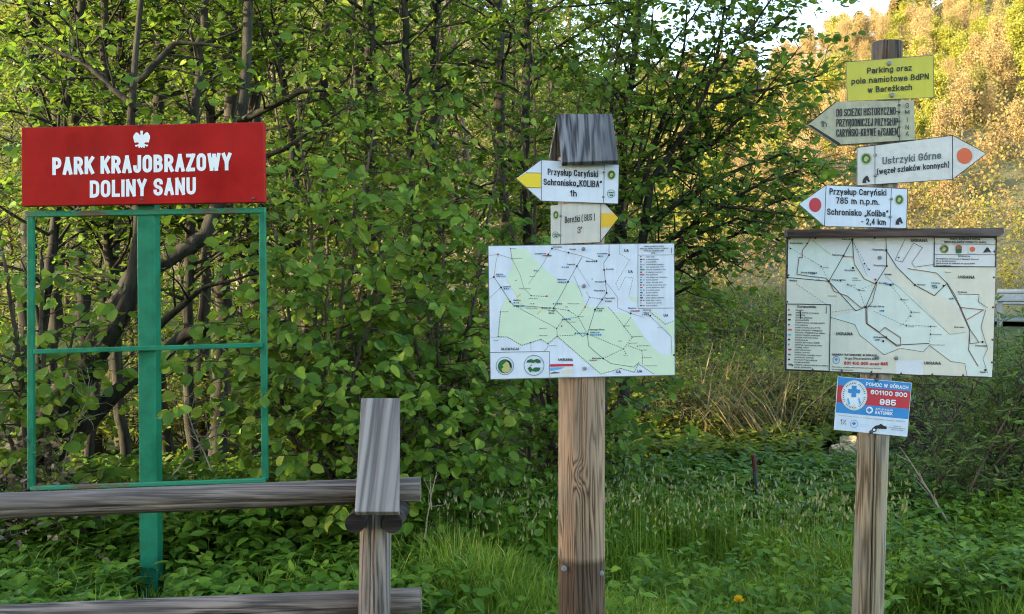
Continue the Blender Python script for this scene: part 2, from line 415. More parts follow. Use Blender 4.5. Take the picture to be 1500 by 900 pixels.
# ---- drawn lettering: every glyph is a few pen strokes; 'r' marks a rounded corner. x 0..1 across, y 0..1 up to the glyph's height
GL = {
 'A': (1.0, '0,0 .5,1 1,0|.2,.3 .8,.3'), 'B': (.95, '0,.0 0,1 .92,1r .92,.53r 0,.53|0,.53 1,.53r 1,0r 0,0'), 'C': (.95, '1,.76 1,1r 0,1r 0,0r 1,0r 1,.24'), 'D': (.98, '0,.5 0,1 1,1r 1,0r 0,0 0,.55'),
 'E': (.8, '1,1 0,1 0,0 1,0|0,.52 .88,.52'), 'F': (.78, '1,1 0,1 0,0|0,.5 .86,.5'), 'G': (.98, '1,.72 1,1r 0,1r 0,0r 1,0r 1,.46 .55,.46'), 'H': (.98, '0,0 0,1|1,0 1,1|0,.52 1,.52'), 'I': (0, '.5,0 .5,1'),
 'J': (.72, '1,1 1,0r 0,0r 0,.28'), 'K': (.98, '0,0 0,1|1,1 .05,.4|.36,.6 1,0'), 'L': (.75, '0,1 0,0 1,0'), 'M': (1.35, '0,0 0,1 .5,.2 1,1 1,0'), 'N': (1.0, '0,0 0,1 1,0 1,1'), 'O': (1.0, '.5,1 0,1r 0,0r 1,0r 1,1r .45,1'),
 'P': (.92, '0,0 0,1 1,1r 1,.44r 0,.44'), 'R': (.97, '0,0 0,1 .96,1r .96,.47r 0,.47|.5,.47 1,0'), 'S': (.95, '1,.8 1,1r 0,1r 0,.54r 1,.46r 1,0r 0,0r 0,.2'), 'T': (.95, '0,1 1,1|.5,1 .5,0'), 'U': (.98, '0,1 0,0r 1,0r 1,1'),
 'V': (1.0, '0,1 .5,0 1,1'), 'W': (1.55, '0,1 .25,0 .5,.95 .75,0 1,1'), 'X': (1.0, '0,0 1,1|0,1 1,0'), 'Y': (1.0, '0,1 .5,.45 1,1|.5,.45 .5,0'), 'Z': (.9, '0,1 1,1 0,0 1,0'),
 'a': (.82, '.05,.82 .05,1r 1,1r 1,0|1,.54 0,.54r 0,0r 1,.0r 1,.3'), 'b': (.85, '0,0 0,A|0,1 1,1r 1,0r 0,0'), 'c': (.8, '1,.78 1,1r 0,1r 0,0r 1,0r 1,.22'), 'd': (.85, '1,0 1,A|1,1 0,1r 0,0r 1,0'), 'e': (.85, '0,.5 1,.5 1,1r 0,1r 0,0r .98,0r 1,.13'),
 'f': (.5, '1,A .4,Ar .4,0|0,1 1,1'), 'g': (.85, '1,0 0,0r 0,1r 1,1|1,1 1,Dr 0,Dr 0,d'), 'h': (.85, '0,0 0,A|0,1 1,1r 1,0'), 'i': (0, '.5,0 .5,1|.5,i .5,A'), 'j': (.3, '1,1 1,Dr 0,D|1,i 1,A'), 'k': (.85, '0,0 0,A|1,1 .05,.4|.36,.62 1,0'),
 'l': (0, '.5,0 .5,A'), 'm': (1.45, '0,0 0,1|0,1 .5,1r .5,0|.5,1 1,1r 1,0'), 'n': (.85, '0,0 0,1|0,1 1,1r 1,0'), 'o': (.88, '.5,1 0,1r 0,0r 1,0r 1,1r .45,1'), 'p': (.85, '0,D 0,1|0,1 1,1r 1,0r 0,0'), 'r': (.5, '0,0 0,1|0,.8 .15,1r 1,1'),
 's': (.78, '1,.86 .98,1r 0,1r 0,.54r 1,.46r 1,0r .02,0r 0,.14'), 't': (.5, '.35,T .35,0r 1,0|0,1 1,1'), 'u': (.85, '0,1 0,0r 1,0r 1,.4|1,1 1,0'), 'v': (.85, '0,1 .5,0 1,1'), 'w': (1.3, '0,1 .25,0 .5,.95 .75,0 1,1'), 'x': (.85, '0,0 1,1|0,1 1,0'),
 'y': (.85, '0,1 .52,0|1,1 .3,D'), 'z': (.75, '0,1 1,1 0,0 1,0'),
 '0': (.88, '.5,1 0,1r 0,0r 1,0r 1,1r .45,1'), '1': (.4, '0,.74 .9,1 .9,0'), '2': (.85, '0,.72 0,1r 1,1r 1,.56r 0,0 1,0'), '3': (.85, '0,.76 0,1r 1,1r 1,.53r .4,.53|.4,.53 1,.53r 1,0r 0,0r 0,.24'), '4': (.9, '.75,0 .75,1 0,.26 1,.26'),
 '5': (.85, '.95,1 .06,1 .0,.56 1,.62r 1,0r 0,0r 0,.24'), '6': (.85, '1,.76 1,1r 0,1r 0,0r 1,0r 1,.58r 0,.58'), '7': (.82, '0,1 1,1 .35,0'), '8': (.86, '.5,1 .05,1r .05,.53r .95,.53r .95,1r .45,1|.5,.53 0,.53r 0,0r 1,0r 1,.53r .45,.53'), '9': (.85, '0,.24 0,0r 1,0r 1,1r 0,1r 0,.42r 1,.42'),
 '.': (0, '.5,.0 .5,.03'), ',': (.1, '1,.04 0,-.2'), '-': (.5, '0,.4 1,.4'), ':': (0, '.5,0 .5,.04|.5,.5 .5,.54'), '(': (.25, '1,1.05 0,.8r 0,.1r 1,-.15'), ')': (.25, '0,1.05 1,.8r 1,.1r 0,-.15'), '/': (.6, '0,-.1 1,1.05'), "'": (0, '.5,.75 .5,1'),
 '„': (.5, '.2,.05 0,-.16|1,.05 .8,-.16'), '”': (.5, '.2,1.02 0,.8|1,1.02 .8,.8'), '%': (1.2, '0,.0 1,1|.15,.98 .15,.72|.85,.28 .85,.02'), '–': (.6, '0,.4 1,.4'), '@': (.9, '.5,.7 0,.7r 0,0r 1,0r 1,.7r .5,.7'),
}
DIA = {'ż': ('z', 'dot'), 'ź': ('z', 'ac'), 'ó': ('o', 'ac'), 'ń': ('n', 'ac'), 'ś': ('s', 'ac'), 'ć': ('c', 'ac'), 'ą': ('a', 'og'), 'ę': ('e', 'og'), 'ł': ('l', 'sl'), 'Ó': ('O', 'ac'), 'Ń': ('N', 'ac'), 'Ł': ('L', 'sl'), 'Ś': ('S', 'ac'), 'Ż': ('Z', 'dot'), 'Ę': ('E', 'og'), 'Ą': ('A', 'og'), 'Ź': ('Z', 'ac'), 'Ć': ('C', 'ac')}
XH = .73
def strokes(txt, width, t):
    """pen strokes of a line of text: cap height 1, given total width (None: natural), pen width t -> list of polylines, width"""
    items = []
    for ch in txt:
        if ch == ' ': items.append(None); continue
        b_, d = DIA.get(ch, (ch, None)); w, st = GL.get(b_, GL['o']); items.append((b_, d, w * .5, st))
    n = sum(i is not None for i in items); nsp = len(items) - n; sw = sum(i[2] for i in items if i)
    sp, space = .115, .30
    def total(k, tt): return sw * k + n * tt + (len(items) - 1) * sp * min(1, k) + nsp * space * min(1, k)
    k = 1.0
    if width:
        t = min(t, width / max(1, len(items)) * .34)
        for _ in range(30): k = max(.12, k * ((width - n * t) / max(1e-6, total(k, t) - n * t)))
    x = 0.0; out = []
    for it in items:
        if it is None: x += (space + sp) * min(1, k); continue
        b_, d, w, st = it; w *= k; low = b_.islower(); H = XH if low else 1.0
        def Y(v):
            if v == 'A': return 1 - t / 2
            if v == 'D': return -.24 + t / 2
            if v == 'd': return -.14 + t / 2
            if v == 'i': return 1 - t / 2 - .02
            if v == 'T': return .93
            return t / 2 + float(v) * (H - t)
        for seg in st.split('|'):
            P = []
            for p in seg.split():
                r = p.endswith('r'); a_, c_2 = p.rstrip('r').split(','); P.append((x + t / 2 + float(a_) * w, Y(c_2), r))
            Q = [P[0][:2]]
            for i in range(1, len(P) - 1):
                p0, p1, p2 = np.array(P[i - 1][:2]), np.array(P[i][:2]), np.array(P[i + 1][:2])
                if not P[i][2]: Q.append(tuple(p1)); continue
                la, lb = np.linalg.norm(p0 - p1), np.linalg.norm(p2 - p1); rr_ = min(.5 * w + .04, .34)
                ca = p1 + (p0 - p1) / max(la, 1e-6) * min(rr_, la * (.5 if P[i - 1][2] else .96)); cb = p1 + (p2 - p1) / max(lb, 1e-6) * min(rr_, lb * (.5 if P[i + 1][2] else .96))
                for u in (0, .2, .4, .6, .8, 1): 
                    uu = (1 - u) ** 2 * ca + 2 * u * (1 - u) * (p1 * .9 + .05 * (ca + cb)) + u * u * cb; Q.append(tuple(uu))
            Q.append(P[-1][:2]); Q = np.array(Q); D = nrm2(np.diff(Q, axis=0)); cut = [i + 1 for i in range(len(D) - 1) if D[i] @ D[i + 1] < -.15]
            for i0, i1 in zip([0] + cut, cut + [len(Q) - 1]): out.append(Q[i0:i1 + 1])
        top = H; cx = x + t / 2 + w / 2
        if d == 'ac': out.append(np.array([(cx - .03, top + .07), (cx + .10, top + .24)]))
        if d == 'dot': out.append(np.array([(cx, top + .10), (cx, top + .10 + max(.05, t * .6))]))
        if d == 'og': out.append(np.array([(cx + w * .4, t / 2), (cx + w * .3, -.12), (cx + w * .5 + .03, -.19)]))
        if d == 'sl': out.append(np.array([(x - .03 + (0 if b_ == 'l' else 0), .42), (x + t + (.04 if b_ == 'l' else .14), .64)]))
        x += w + t + sp * min(1, k)
    return out, x - sp * min(1, k), t
def ribbon(P, t):
    """flat pen stroke of width t with butt ends grown by half a pen"""
    P = np.asarray(P, float); keep = np.concatenate([[True], np.linalg.norm(np.diff(P, axis=0), axis=1) > 1e-5]); P = P[keep]
    if len(P) < 2: return None
    D = nrm2(np.diff(P, axis=0)); P[0] = P[0] - D[0] * t / 2; P[-1] = P[-1] + D[-1] * t / 2
    N_ = np.stack([-D[:, 1], D[:, 0]], -1); M_ = np.concatenate([N_[:1], N_[:-1] + N_[1:], N_[-1:]]); M_ = nrm2(M_)
    dn = np.concatenate([N_[:1], N_]); c = np.clip((M_ * dn).sum(1), .70, 1); O = M_ * (t / 2 / c)[:, None]
    n = len(P); i = np.arange(n - 1); return np.concatenate([P - O, P + O]), np.stack([i, i + 1, i + 1 + n, i + n], -1)
def nrm2(v): return v / (np.linalg.norm(v, axis=-1, keepdims=True) + 1e-9)
def pen(bold): return min(.21, .085 + bold * 1.65)

class Art:
    """printed things on one board: polygons, lines, discs and lettering in pixel coordinates"""
    def __init__(s, pl, conv=None): s.pl = pl; s.G = {}; s.conv = conv or (lambda q: np.asarray(q, float))
    def g(s, key): return s.G.setdefault(key, Geo())
    def poly(s, key, q, lay=1, raw=False):
        q = np.asarray(q, float).reshape(-1, 2); q = q if raw else s.conv(q)
        s.g(key).add(s.pl.P(q, lay * .0006), [np.arange(len(q))])
    def disc(s, key, c, rx, ry=None, lay=1, n=28, raw=False):
        ry = ry or rx; a = np.linspace(0, 2 * math.pi, n, endpoint=False)
        s.poly(key, np.stack([c[0] + rx * np.cos(a), c[1] + ry * np.sin(a)], -1), lay, raw)
    def ring(s, key, c, rx, ry, w, lay=1, n=32):
        a = np.linspace(0, 2 * math.pi, n, endpoint=False)
        o = np.stack([c[0] + rx * np.cos(a), c[1] + ry * np.sin(a)], -1); i = np.stack([c[0] + (rx - w) * np.cos(a), c[1] + (ry - w) * np.sin(a)], -1)
        q = s.conv(np.concatenate([o, i])); k = np.arange(n); k2 = (k + 1) % n
        s.g(key).add(s.pl.P(q, lay * .0006), [np.stack([k, k2, k2 + n, k + n], -1)])
    def line(s, key, pts, w, lay=2, dash=None, closed=False):
        P = s.conv(np.asarray(pts, float))
        if closed: P = np.concatenate([P, P[:1]])
        for a, b in zip(P[:-1], P[1:]):
            d = b - a; Ln = np.hypot(*d)
            if Ln < 1e-6: continue
            d /= Ln; n = np.array([-d[1], d[0]]) * w / 2
            segs = [(-w * .3, Ln + w * .3)] if not dash else [(k, min(k + dash[0], Ln)) for k in np.arange(0, Ln, dash[0] + dash[1])]
            for (k0, k1) in segs:
                q = np.array([a + d * k0 - n, a + d * k1 - n, a + d * k1 + n, a + d * k0 + n])
                s.g(key).add(s.pl.P(q, lay * .0006), [[0, 1, 2, 3]])
    def text(s, key, txt, Lp, Rp, cap, bold=.02, lay=3, up=(0, -1), raw=False):
        """baseline from pixel Lp to pixel Rp, capital letters cap pixels tall"""
        Lp, Rp = (np.asarray(Lp, float), np.asarray(Rp, float)) if raw else (s.conv(Lp), s.conv(Rp))
        Wd = np.hypot(*(Rp - Lp)); ux = (Rp - Lp) / Wd; st, w, t = strokes(txt, Wd / cap, pen(bold)); f = Wd / (w * cap)
        for k, P in enumerate(st):
            rb = ribbon(P, t)
            if rb is None: continue
            V, Q = rb; q = Lp + V[:, :1] * f * cap * ux + V[:, 1:] * cap * np.asarray(up, float)
            V3 = s.pl.P(q, lay * .0006 + (k % 5) * .00005); nn = len(V) // 2; V3 = V3 + s.pl.n * (np.tile(np.arange(nn), 2) * (4e-5 / nn))[:, None]
            s.g(key).add(V3, [Q])
    def ctext(s, key, txt, c, cap, bold=.02, lay=3, squeeze=.8, slope=0.0, align='c'):
        _, w, _ = strokes(txt, None, pen(bold)); w *= cap * (squeeze + .2)
        c = s.conv(c); x0 = c[0] - (w / 2 if align == 'c' else 0 if align == 'l' else w)
        s.text(key, txt, (x0, c[1] - slope * (x0 - c[0])), (x0 + w, c[1] - slope * (x0 + w - c[0])), cap, bold, lay, raw=True)
    def build(s, parent, names):
        for key, geo in s.G.items(): geo.build(names.get(key[0] if isinstance(key, tuple) else key, 'print'), M[key[1] if isinstance(key, tuple) else key], parent)

def bolts(pl, pts, r, parent, mat='steel', name='bolt', off=.004):
    for (x, y) in pts:
        g = Geo(); c = pl.P([(x, y)])[0]; d = np.linalg.norm(c - np.array([0, 0, EYE])); rr = r / F * d
        g.tube([c - pl.n * .004, c + pl.n * off, c + pl.n * (off + .002)], [rr, rr, rr * .6], 12)
        g.build(name, M[mat], parent, smooth=False)

HORSE = np.array([(-.9, .9), (-.75, .1), (-.45, -.45), (.0, -.8), (.35, -1.0), (.42, -.75), (.62, -.55), (.7, -.1), (.95, .45), (.8, .7), (.55, .62), (.3, .25), (.05, .2), (.0, .55), (.15, .9)])
def horse(A, c, r, flip=1): A.poly(('horse_mark', 'black'), np.array([(c[0] + flip * x * r, c[1] + y * r) for x, y in HORSE]), 3)
def emblem_round(A, c, rx, ry=None):
    ry = ry or rx
    A.disc(('emblem', 'green_print'), c, rx, ry, 2); A.ring(('emblem', 'lime'), c, rx * .98, ry * .98, rx * .16, 3)
    A.poly(('emblem', 'lime'), [(c[0] + rx * a, c[1] + ry * b_) for a, b_ in [(-.45, .3), (-.3, -.25), (.05, -.45), (.4, -.2), (.45, .2), (.1, .1), (.25, .45), (-.1, .5)]], 3)
def emblem_trees(A, c, r):
    A.ring(('emblem', 'green_print'), c, r, r, r * .12, 2)
    A.poly(('emblem', 'green_print'), [(c[0] + r * a, c[1] + r * b_) for a, b_ in [(-.75, -.1), (-.5, -.5), (-.2, -.3), (0, -.55), (.3, -.3), (.55, -.5), (.75, -.1)]], 2)
    A.poly(('emblem', 'green_print'), [(c[0] + r * a, c[1] + r * b_) for a, b_ in [(-.5, .25), (0, .15), (.65, .2), (.4, .65), (.1, .5), (-.2, .6)]], 2)

NAMES = {'frame_line': 'divider_line', 'lettering': 'lettering', 'emblem': 'emblem', 'horse_mark': 'horse_mark'}

def log_mesh(P, r, name, mat, parent, sides=40, crack=None, squash=None, seed=0, knob=.0):
    """a round timber along P with slightly uneven girth and an optional open drying crack: (angle fn, z range, depth)"""
    P = np.asarray(P, float); n = len(P); T = P[-1] - P[0]; T /= np.linalg.norm(T)
    ref = np.array([0, -1., 0]) if abs(T[1]) < .9 else np.array([0, 0, 1.]); A = ref - T * (ref @ T); A /= np.linalg.norm(A); B = np.cross(T, A)   # A faces the viewer
    an = np.linspace(-math.pi, math.pi, sides, endpoint=False)
    rr = np.broadcast_to(np.asarray(r, float), (n,))
    rows = []
    for i in range(n):
        a = an.copy(); k = np.ones(sides) + .012 * np.sin(3 * a + seed) + .01 * np.sin(5 * a + i * .4 + seed) + knob * np.sin(i * .7 + seed)
        if crack:
            fn, t0, t1, dep, wid = crack; t = i / (n - 1); ca = fn(t); j = np.argmin(np.abs(a - fn(.5)))
            a[j - 1], a[j], a[j + 1] = ca - wid, ca, ca + wid
            if t0 <= t <= t1: k[j] -= dep * min(1, 8 * min(t - t0, t1 - t) + .15)
        rows.append(P[i] + rr[i] * k[:, None] * (np.cos(a)[:, None] * A + np.sin(a)[:, None] * B))
    V = np.concatenate(rows); i = np.arange(n - 1)[:, None] * sides; j = np.arange(sides)[None]; j2 = (j + 1) % sides
    g = Geo(); g.add(V, [np.stack([i + j, i + j2, i + sides + j2, i + sides + j], -1).reshape(-1, 4)[:, ::-1], np.arange(sides), (np.arange(sides) + (n - 1) * sides)[::-1]])
    o = g.build(name, mat, parent, smooth=True)
    bm = bmesh.new(); bm.from_mesh(o.data); bmesh.ops.recalc_face_normals(bm, faces=bm.faces)
    for f in bm.faces:
        if len(f.verts) > 4: f.smooth = False
    bm.to_mesh(o.data); bm.free()
    return o

def lerp_pts(a, b, n): return np.asarray(a)[None] + (np.asarray(b) - np.asarray(a))[None] * np.linspace(0, 1, n)[:, None]

# ---------------------------------------------------------------- park sign on its green frame
D1 = 4.95
base = at(221, 877, D1); base[2] = height(base[0], base[1]) - .0
ps = empty('park_sign', base, 'red board with white eagle and white lettering above an empty green metal frame', 'sign')
pl = Plane(210, 240, D1 - .06)
g = Geo(); a0 = at(222, 440, D1)
def bar(p, q, w, dep, name, mat, par):
    """rectangular metal bar between two pixel points at depth dd, w pixels wide"""
    (x0, y0, d0), (x1, y1, d1) = p, q; A = at(x0, y0, d0); B = at(x1, y1, d1); t = (B - A); ln = np.linalg.norm(t); t /= ln
    yv = np.array([0, 1., 0]); yv -= t * (t @ yv); yv /= np.linalg.norm(yv); xv = np.cross(t, yv)
    g = Geo(); g.box((A + B) / 2, (w / F * d0 / 2, dep / 2, ln / 2), [xv, yv, t]); o = g.build(name, M[mat], par)
    md = o.modifiers.new('b', 'BEVEL'); md.width = .004; md.segments = 2; return o
pb = at(223, 900, D1); 
bar((217.5, 296, D1 + .03), (222.5, 895, D1 + .03), 26, .08, 'post', 'green_metal', ps)
bar((45.5, 312, D1), (46, 716, D1), 9, .03, 'frame_bar', 'green_metal', ps)
bar((384.5, 304, D1), (388.5, 702, D1), 9, .03, 'frame_bar', 'green_metal', ps)
bar((40, 314.5, D1 - .002), (389, 308.5, D1 - .002), 8, .034, 'frame_bar', 'green_rust', ps)
bar((50, 515.5, D1 - .028), (384, 505.5, D1 - .028), 7, .024, 'frame_bar', 'green_metal', ps)
bar((46, 715.5, D1 - .028), (389, 703.5, D1 - .028), 6, .03, 'frame_bar', 'green_rust', ps)
bd = slab(pl, [(31, 187), (386, 179), (387.5, 296.5), (31.5, 302.5)], .045, 'sign_board', M['red_sheet'], ps)
md = bd.modifiers.new('b', 'BEVEL'); md.width = .004; md.segments = 2
A = Art(pl)
A.text(('lettering', 'white_print'), 'PARK KRAJOBRAZOWY', (76.5, 256.8), (339, 249.6), 25.8, .072, 2)
A.text(('lettering', 'white_print'), 'DOLINY SANU', (131.5, 290), (287, 285), 25.2, .072, 2)
half = [(0, -12.2), (1.6, -12.4), (2.2, -10.5), (1.6, -8.2), (2.0, -5.6), (3.2, -6.6), (5.4, -9.0), (8.0, -10.2), (10.2, -8.0), (12.1, -4.6), (12.3, -1.5), (11.2, 2.0), (10.6, 4.6), (9.0, 5.6), (8.2, 4.0), (6.8, 5.2), (5.4, 4.6), (4.4, 5.6), (4.0, 7.2), (7.0, 8.4), (9.6, 8.6), (9.2, 10.6), (7.0, 11.0), (5.6, 9.8), (4.2, 10.0), (5.2, 12.0), (3.0, 13.0), (1.8, 11.2), (0, 13.2)]
eag = [(207.5 + x, 204 + y - .02 * x) for x, y in half] + [(207.5 - x, 204 + y + .02 * x) for x, y in half[::-1][1:-1]]
A.poly(('emblem', 'white_print'), eag, 2)
A.build(bd, NAMES)
bolts(pl, [(205, 183.5), (208, 293), (372, 291)], 1.8, bd, 'dark_steel')

# ---------------------------------------------------------------- rustic fence
D2 = 3.05
fb = at(551, 900, D2); fb[2] = height(fb[0], D2)
fe = empty('wooden_fence', fb, 'weathered grey log fence with two rails and a plank-capped post', 'fence')
pt, pb = at(552, 640, D2 + .03), at(548, 900, D2); pb2 = pb + (pb - pt) * 1.3
log_mesh(lerp_pts(pt, pb2, 24), .054, 'post', M['wood_fpost'], fe, 40, (lambda t: .10 + .05 * math.sin(5 * t), .1, .98, .5, .045), seed=1)
def rail(a, b, r0, r1, seed):
    P = lerp_pts(a, b, 40); P[:, 2] += .004 * np.sin(np.linspace(0, 7, 40) + seed)
    return log_mesh(P, np.linspace(r0, r1, 40), 'rail', M['wood_fence'], fe, 44, (lambda t: .22 + .10 * math.sin(7 * t + seed), .05, .96, .30, .035), seed=seed)
rail(at(-900, 771, 3.05), at(616, 719, 3.18), .048, .044, 1)
rail(at(-900, 951, 3.05), at(617, 877, 3.18), .047, .044, 4)
def plank(c4, th, name, mat, par):
    c4 = np.asarray(c4); n = np.cross(c4[1] - c4[0], c4[3] - c4[0]); n /= np.linalg.norm(n)
    V = np.concatenate([c4, c4 + n * th]); g = Geo()
    g.add(V, [[[0, 1, 2, 3], [7, 6, 5, 4], [0, 4, 5, 1], [1, 5, 6, 2], [2, 6, 7, 3], [3, 7, 4, 0]]])
    o = g.build(name, mat, par)
    bm = bmesh.new(); bm.from_mesh(o.data); bmesh.ops.recalc_face_normals(bm, faces=bm.faces)
    bm.to_mesh(o.data); bm.free()
    md = o.modifiers.new('b', 'BEVEL'); md.width = .003; md.segments = 2; return o
f4 = [at(529, 583, 3.10), at(585.5, 583, 3.10), at(584.5, 750, 2.80), at(519.5, 750, 2.80)]
plank(f4, .022, 'cap_plank', M['wood_cap'], fe)
for sx in (-1, 1):        # half-round cheeks that carry the cap
    c = at(549 + sx * 27, 764, 2.97)
    log_mesh(lerp_pts(c + (0, -.03, 0), c + (0, .2, 0), 6), .033, 'cap_bearer', M['wood_dark'], fe, 20, seed=2)

# ---------------------------------------------------------------- middle signpost
D3 = 3.42
mb = at(852, 900, D3); mb[2] = height(mb[0], D3)
ms = empty('trail_signpost', mb, 'thick brown signpost with a small plank roof, two yellow-tipped arrows and a green map', 'signpost')
pt = at(852, 232, D3); pb = at(852.5, 900, D3); 
M['wood_post'] = wood('brown_signpost_timber', (.070, .038, .022), (.32, .20, .125), 'z', 19, 13, .75, grey=(.26, .19, .135),
                      knot=[(at(846, 690, D3)[0] - mb[0], 0, at(846, 690, D3)[2] - mb[2], .022, .05, .17)], stain=(at(0, 823, D3 - .08)[2] - mb[2], .012, (.34, .33, .33)), fibre=.35)
log_mesh(lerp_pts(pt, pb + (pb - pt) * .35, 40), .0895, 'post', M['wood_post'], ms, 48, (lambda t: .03 + .04 * math.sin(4 * t), .3, .99, .16, .014), seed=3)
pl = Plane(850, 300, D3 - .092)
sidepl = Plane(827, 832, D3 - .07)
bolts(sidepl, [(826, 833)], 4, ms, 'steel'); bolts(Plane(881, 838, D3 - .06), [(881, 840)], 3.5, ms, 'steel')
tl, tr, br, bl_ = at(816, 167, 3.40), at(896.5, 166.5, 3.40), at(906.5, 235, 3.27), at(823, 238, 3.27)
plank([tl, tr, br, bl_], .022, 'roof_plank', M['wood_roof'], ms)
dn = at(800, 238, 3.27) - at(816, 167, 3.40)
plank([tl + (0, .03, -.004), tr + (0, .03, -.004), tr + (.01, .17, -.19), tl + (-.035, .17, -.19)], -.022, 'roof_plank', M['wood_roof'], ms)
# yellow arrow to the left
o1 = slab(pl, [(755.2, 261.7), (793, 234), (907.2, 241), (905.8, 299), (793, 295)], .006, 'arrow_board', M['white'], ms, .012)
tag(o1, 'white arrow board pointing left with yellow tip and black lettering')
pl1 = Plane(850, 300, D3 - .104); A = Art(pl1)
A.poly(('trail_mark', 'yellow'), [(756.3, 262.3), (770.8, 253.4), (792.6, 254), (792.6, 275.4), (771.8, 274.8)], 1)
for q in ([(793, 234.3), (793, 294.8)], [(885.2, 240), (884.3, 298)], [(770.6, 253.3), (793, 253.8)], [(771.8, 275), (793, 275.5)]): A.line(('frame_line', 'black'), q, .8)
A.line(('frame_line', 'black'), [(755.8, 261.7), (793, 234.3), (907, 241.3), (905.6, 298.7), (793, 294.7)], .7, closed=True)
A.text(('lettering', 'black'), 'Przysłup Caryński', (802.3, 256.6), (876.3, 260), 9.6, .05)
A.text(('lettering', 'black'), 'Schronisko„KOLIBA”', (796.2, 271.3), (882, 274.8), 9.6, .05)
A.text(('lettering', 'black'), '1h', (835.2, 288), (845, 288.3), 9.4, .05)
emblem_round(A, (895.7, 256.4), 6, 7); emblem_trees(A, (895.2, 284), 6)
NM = dict(NAMES, trail_mark='trail_mark'); A.build(o1, NM)
bolts(pl1, [(884.7, 252.7), (883.8, 288.6)], 1.7, o1, 'steel')
# yellow arrow to the right
o2 = slab(pl, [(806.7, 301.6), (880.6, 291.8), (906.5, 319.4), (879.4, 354.9), (807, 357.8)], .006, 'arrow_board', M['cream'], ms, .005)
tag(o2, 'cream arrow board pointing right with amber tip')
pl2 = Plane(850, 300, D3 - .097); A = Art(pl2)
A.poly(('trail_mark', 'orange_yellow'), [(880.4, 312.6), (900.2, 312.8), (906, 319.6), (896.7, 332), (880, 333.9)], 1)
for q in ([(821.9, 299.8), (821.3, 357)], [(880.4, 292), (879.5, 354.5)]): A.line(('frame_line', 'black'), q, .8)
A.line(('frame_line', 'black'), [(880.6, 292.2), (906.2, 319.4), (879.4, 354.6)], .8)
A.text(('lettering', 'black'), 'Bereżki ( BUS )', (827.5, 327.3), (871.5, 322.6), 9.8, .05)
A.text(('lettering', 'black'), "3'", (846, 342.3), (852.5, 341.8), 9.8, .05)
emblem_round(A, (814.3, 315), 4.2, 6.2); emblem_trees(A, (813.8, 344.4), 4.8)
A.build(o2, NM); bolts(pl2, [(821.7, 316.3), (820.7, 344.4)], 1.7, o2, 'steel')

# green trail map
plm = Plane(852, 456, D3 - .094); z1 = lambda q: np.asarray(q, float) / 3.9133 + np.array([700, 340])
mp1 = slab(plm, z1([(57, 78), (1128, 62), (1133, 823), (70, 848)]), .008, 'map_board', M['frame_grey'], ms, 0)
tag(mp1, 'white and pale green trail map board with legend and two round emblems')
A = Art(plm, z1)
A.poly(('paper', 'white'), [(61, 82), (1123, 67), (1128, 819), (74, 843)], 1)
A.poly(('park_area', 'map_green'), [(188, 95), (280, 98), (320, 150), (375, 205), (440, 262), (478, 290), (552, 288), (590, 340), (612, 405), (640, 430), (735, 425), (775, 458), (868, 468), (900, 520), (945, 590), (1000, 660), (1050, 703), (1108, 705), (1112, 650), (1126, 655), (1128, 819), (1010, 817), (928, 757), (895, 805), (820, 780), (705, 818), (582, 715), (460, 604), (402, 640), (360, 615), (300, 635), (250, 655), (170, 602), (115, 605), (130, 450), (162, 372), (205, 420), (222, 370), (160, 262), (200, 205), (190, 130)], 2)
A.poly(('park_area', 'map_green'), [(985, 455), (1022, 460), (1078, 530), (1126, 508), (1126, 640), (1108, 600), (1075, 556)], 2)
A.poly(('park_area', 'map_green'), [(868, 368), (916, 374), (916, 408), (880, 390)], 2)
K = ('road_line', 'grey_print')
for q in ([(92, 258), (133, 318), (185, 400), (205, 420), (435, 437), (500, 500), (600, 600), (628, 585), (635, 655), (718, 725), (765, 755), (895, 775), (925, 745)],
          [(628, 585), (672, 445), (713, 387), (738, 350), (731, 283), (724, 218), (722, 178), (752, 132), (752, 74)],
          [(435, 437), (517, 286), (567, 196), (597, 145)]):
    A.line(K, q, .75, 3)
for q in ([(425, 95), (520, 119), (597, 138), (680, 167)], [(425, 95), (404, 129), (370, 190), (330, 240), (290, 300)],
          [(188, 95), (195, 153), (240, 240), (265, 325), (305, 365)], [(731, 283), (800, 375), (800, 435), (876, 467), (950, 490)],
          [(92, 258), (65, 272)], [(92, 258), (105, 165), (115, 128), (195, 153)], [(567, 196), (640, 310)], [(985, 480), (1108, 600), (1112, 700)],
          [(132, 318), (66, 380)], [(550, 250), (600, 370)], [(303, 635), (305, 685)], [(402, 640), (402, 660), (380, 682)], [(66, 603), (115, 603)], [(108, 130), (66, 135)]):
    A.line(K, q, .45, 3)
K2 = ('trail_line', 'grey_print')
for q in ([(205, 420), (452, 553), (455, 597)], [(130, 458), (115, 600), (170, 602), (250, 650), (300, 635), (360, 615), (402, 640), (455, 597), (705, 815), (820, 782), (895, 805), (920, 757)],
          [(628, 585), (575, 487), (520, 450), (435, 437)], [(575, 487), (615, 430), (640, 375), (620, 340)], [(628, 585), (835, 670), (885, 603), (838, 542), (770, 455), (745, 430)],
          [(835, 670), (718, 725)], [(860, 652), (940, 680), (943, 722), (945, 765)], [(455, 597), (560, 590)], [(835, 670), (848, 697)], [(305, 365), (395, 370)], [(920, 757), (1010, 815)],
          [(876, 490), (838, 542)], [(452, 553), (490, 500), (575, 487)], [(985, 455), (1075, 530), (1126, 508)], [(640, 375), (713, 385)]):
    A.line(K2, q, .9, 3, dash=(2.2, 1.3))
for q in ([(812, 74), (812, 125), (870, 160), (790, 295), (808, 335), (845, 258), (890, 262), (865, 370)],):
    A.line(K2, q, .5, 3, dash=(2.6, 1.2))
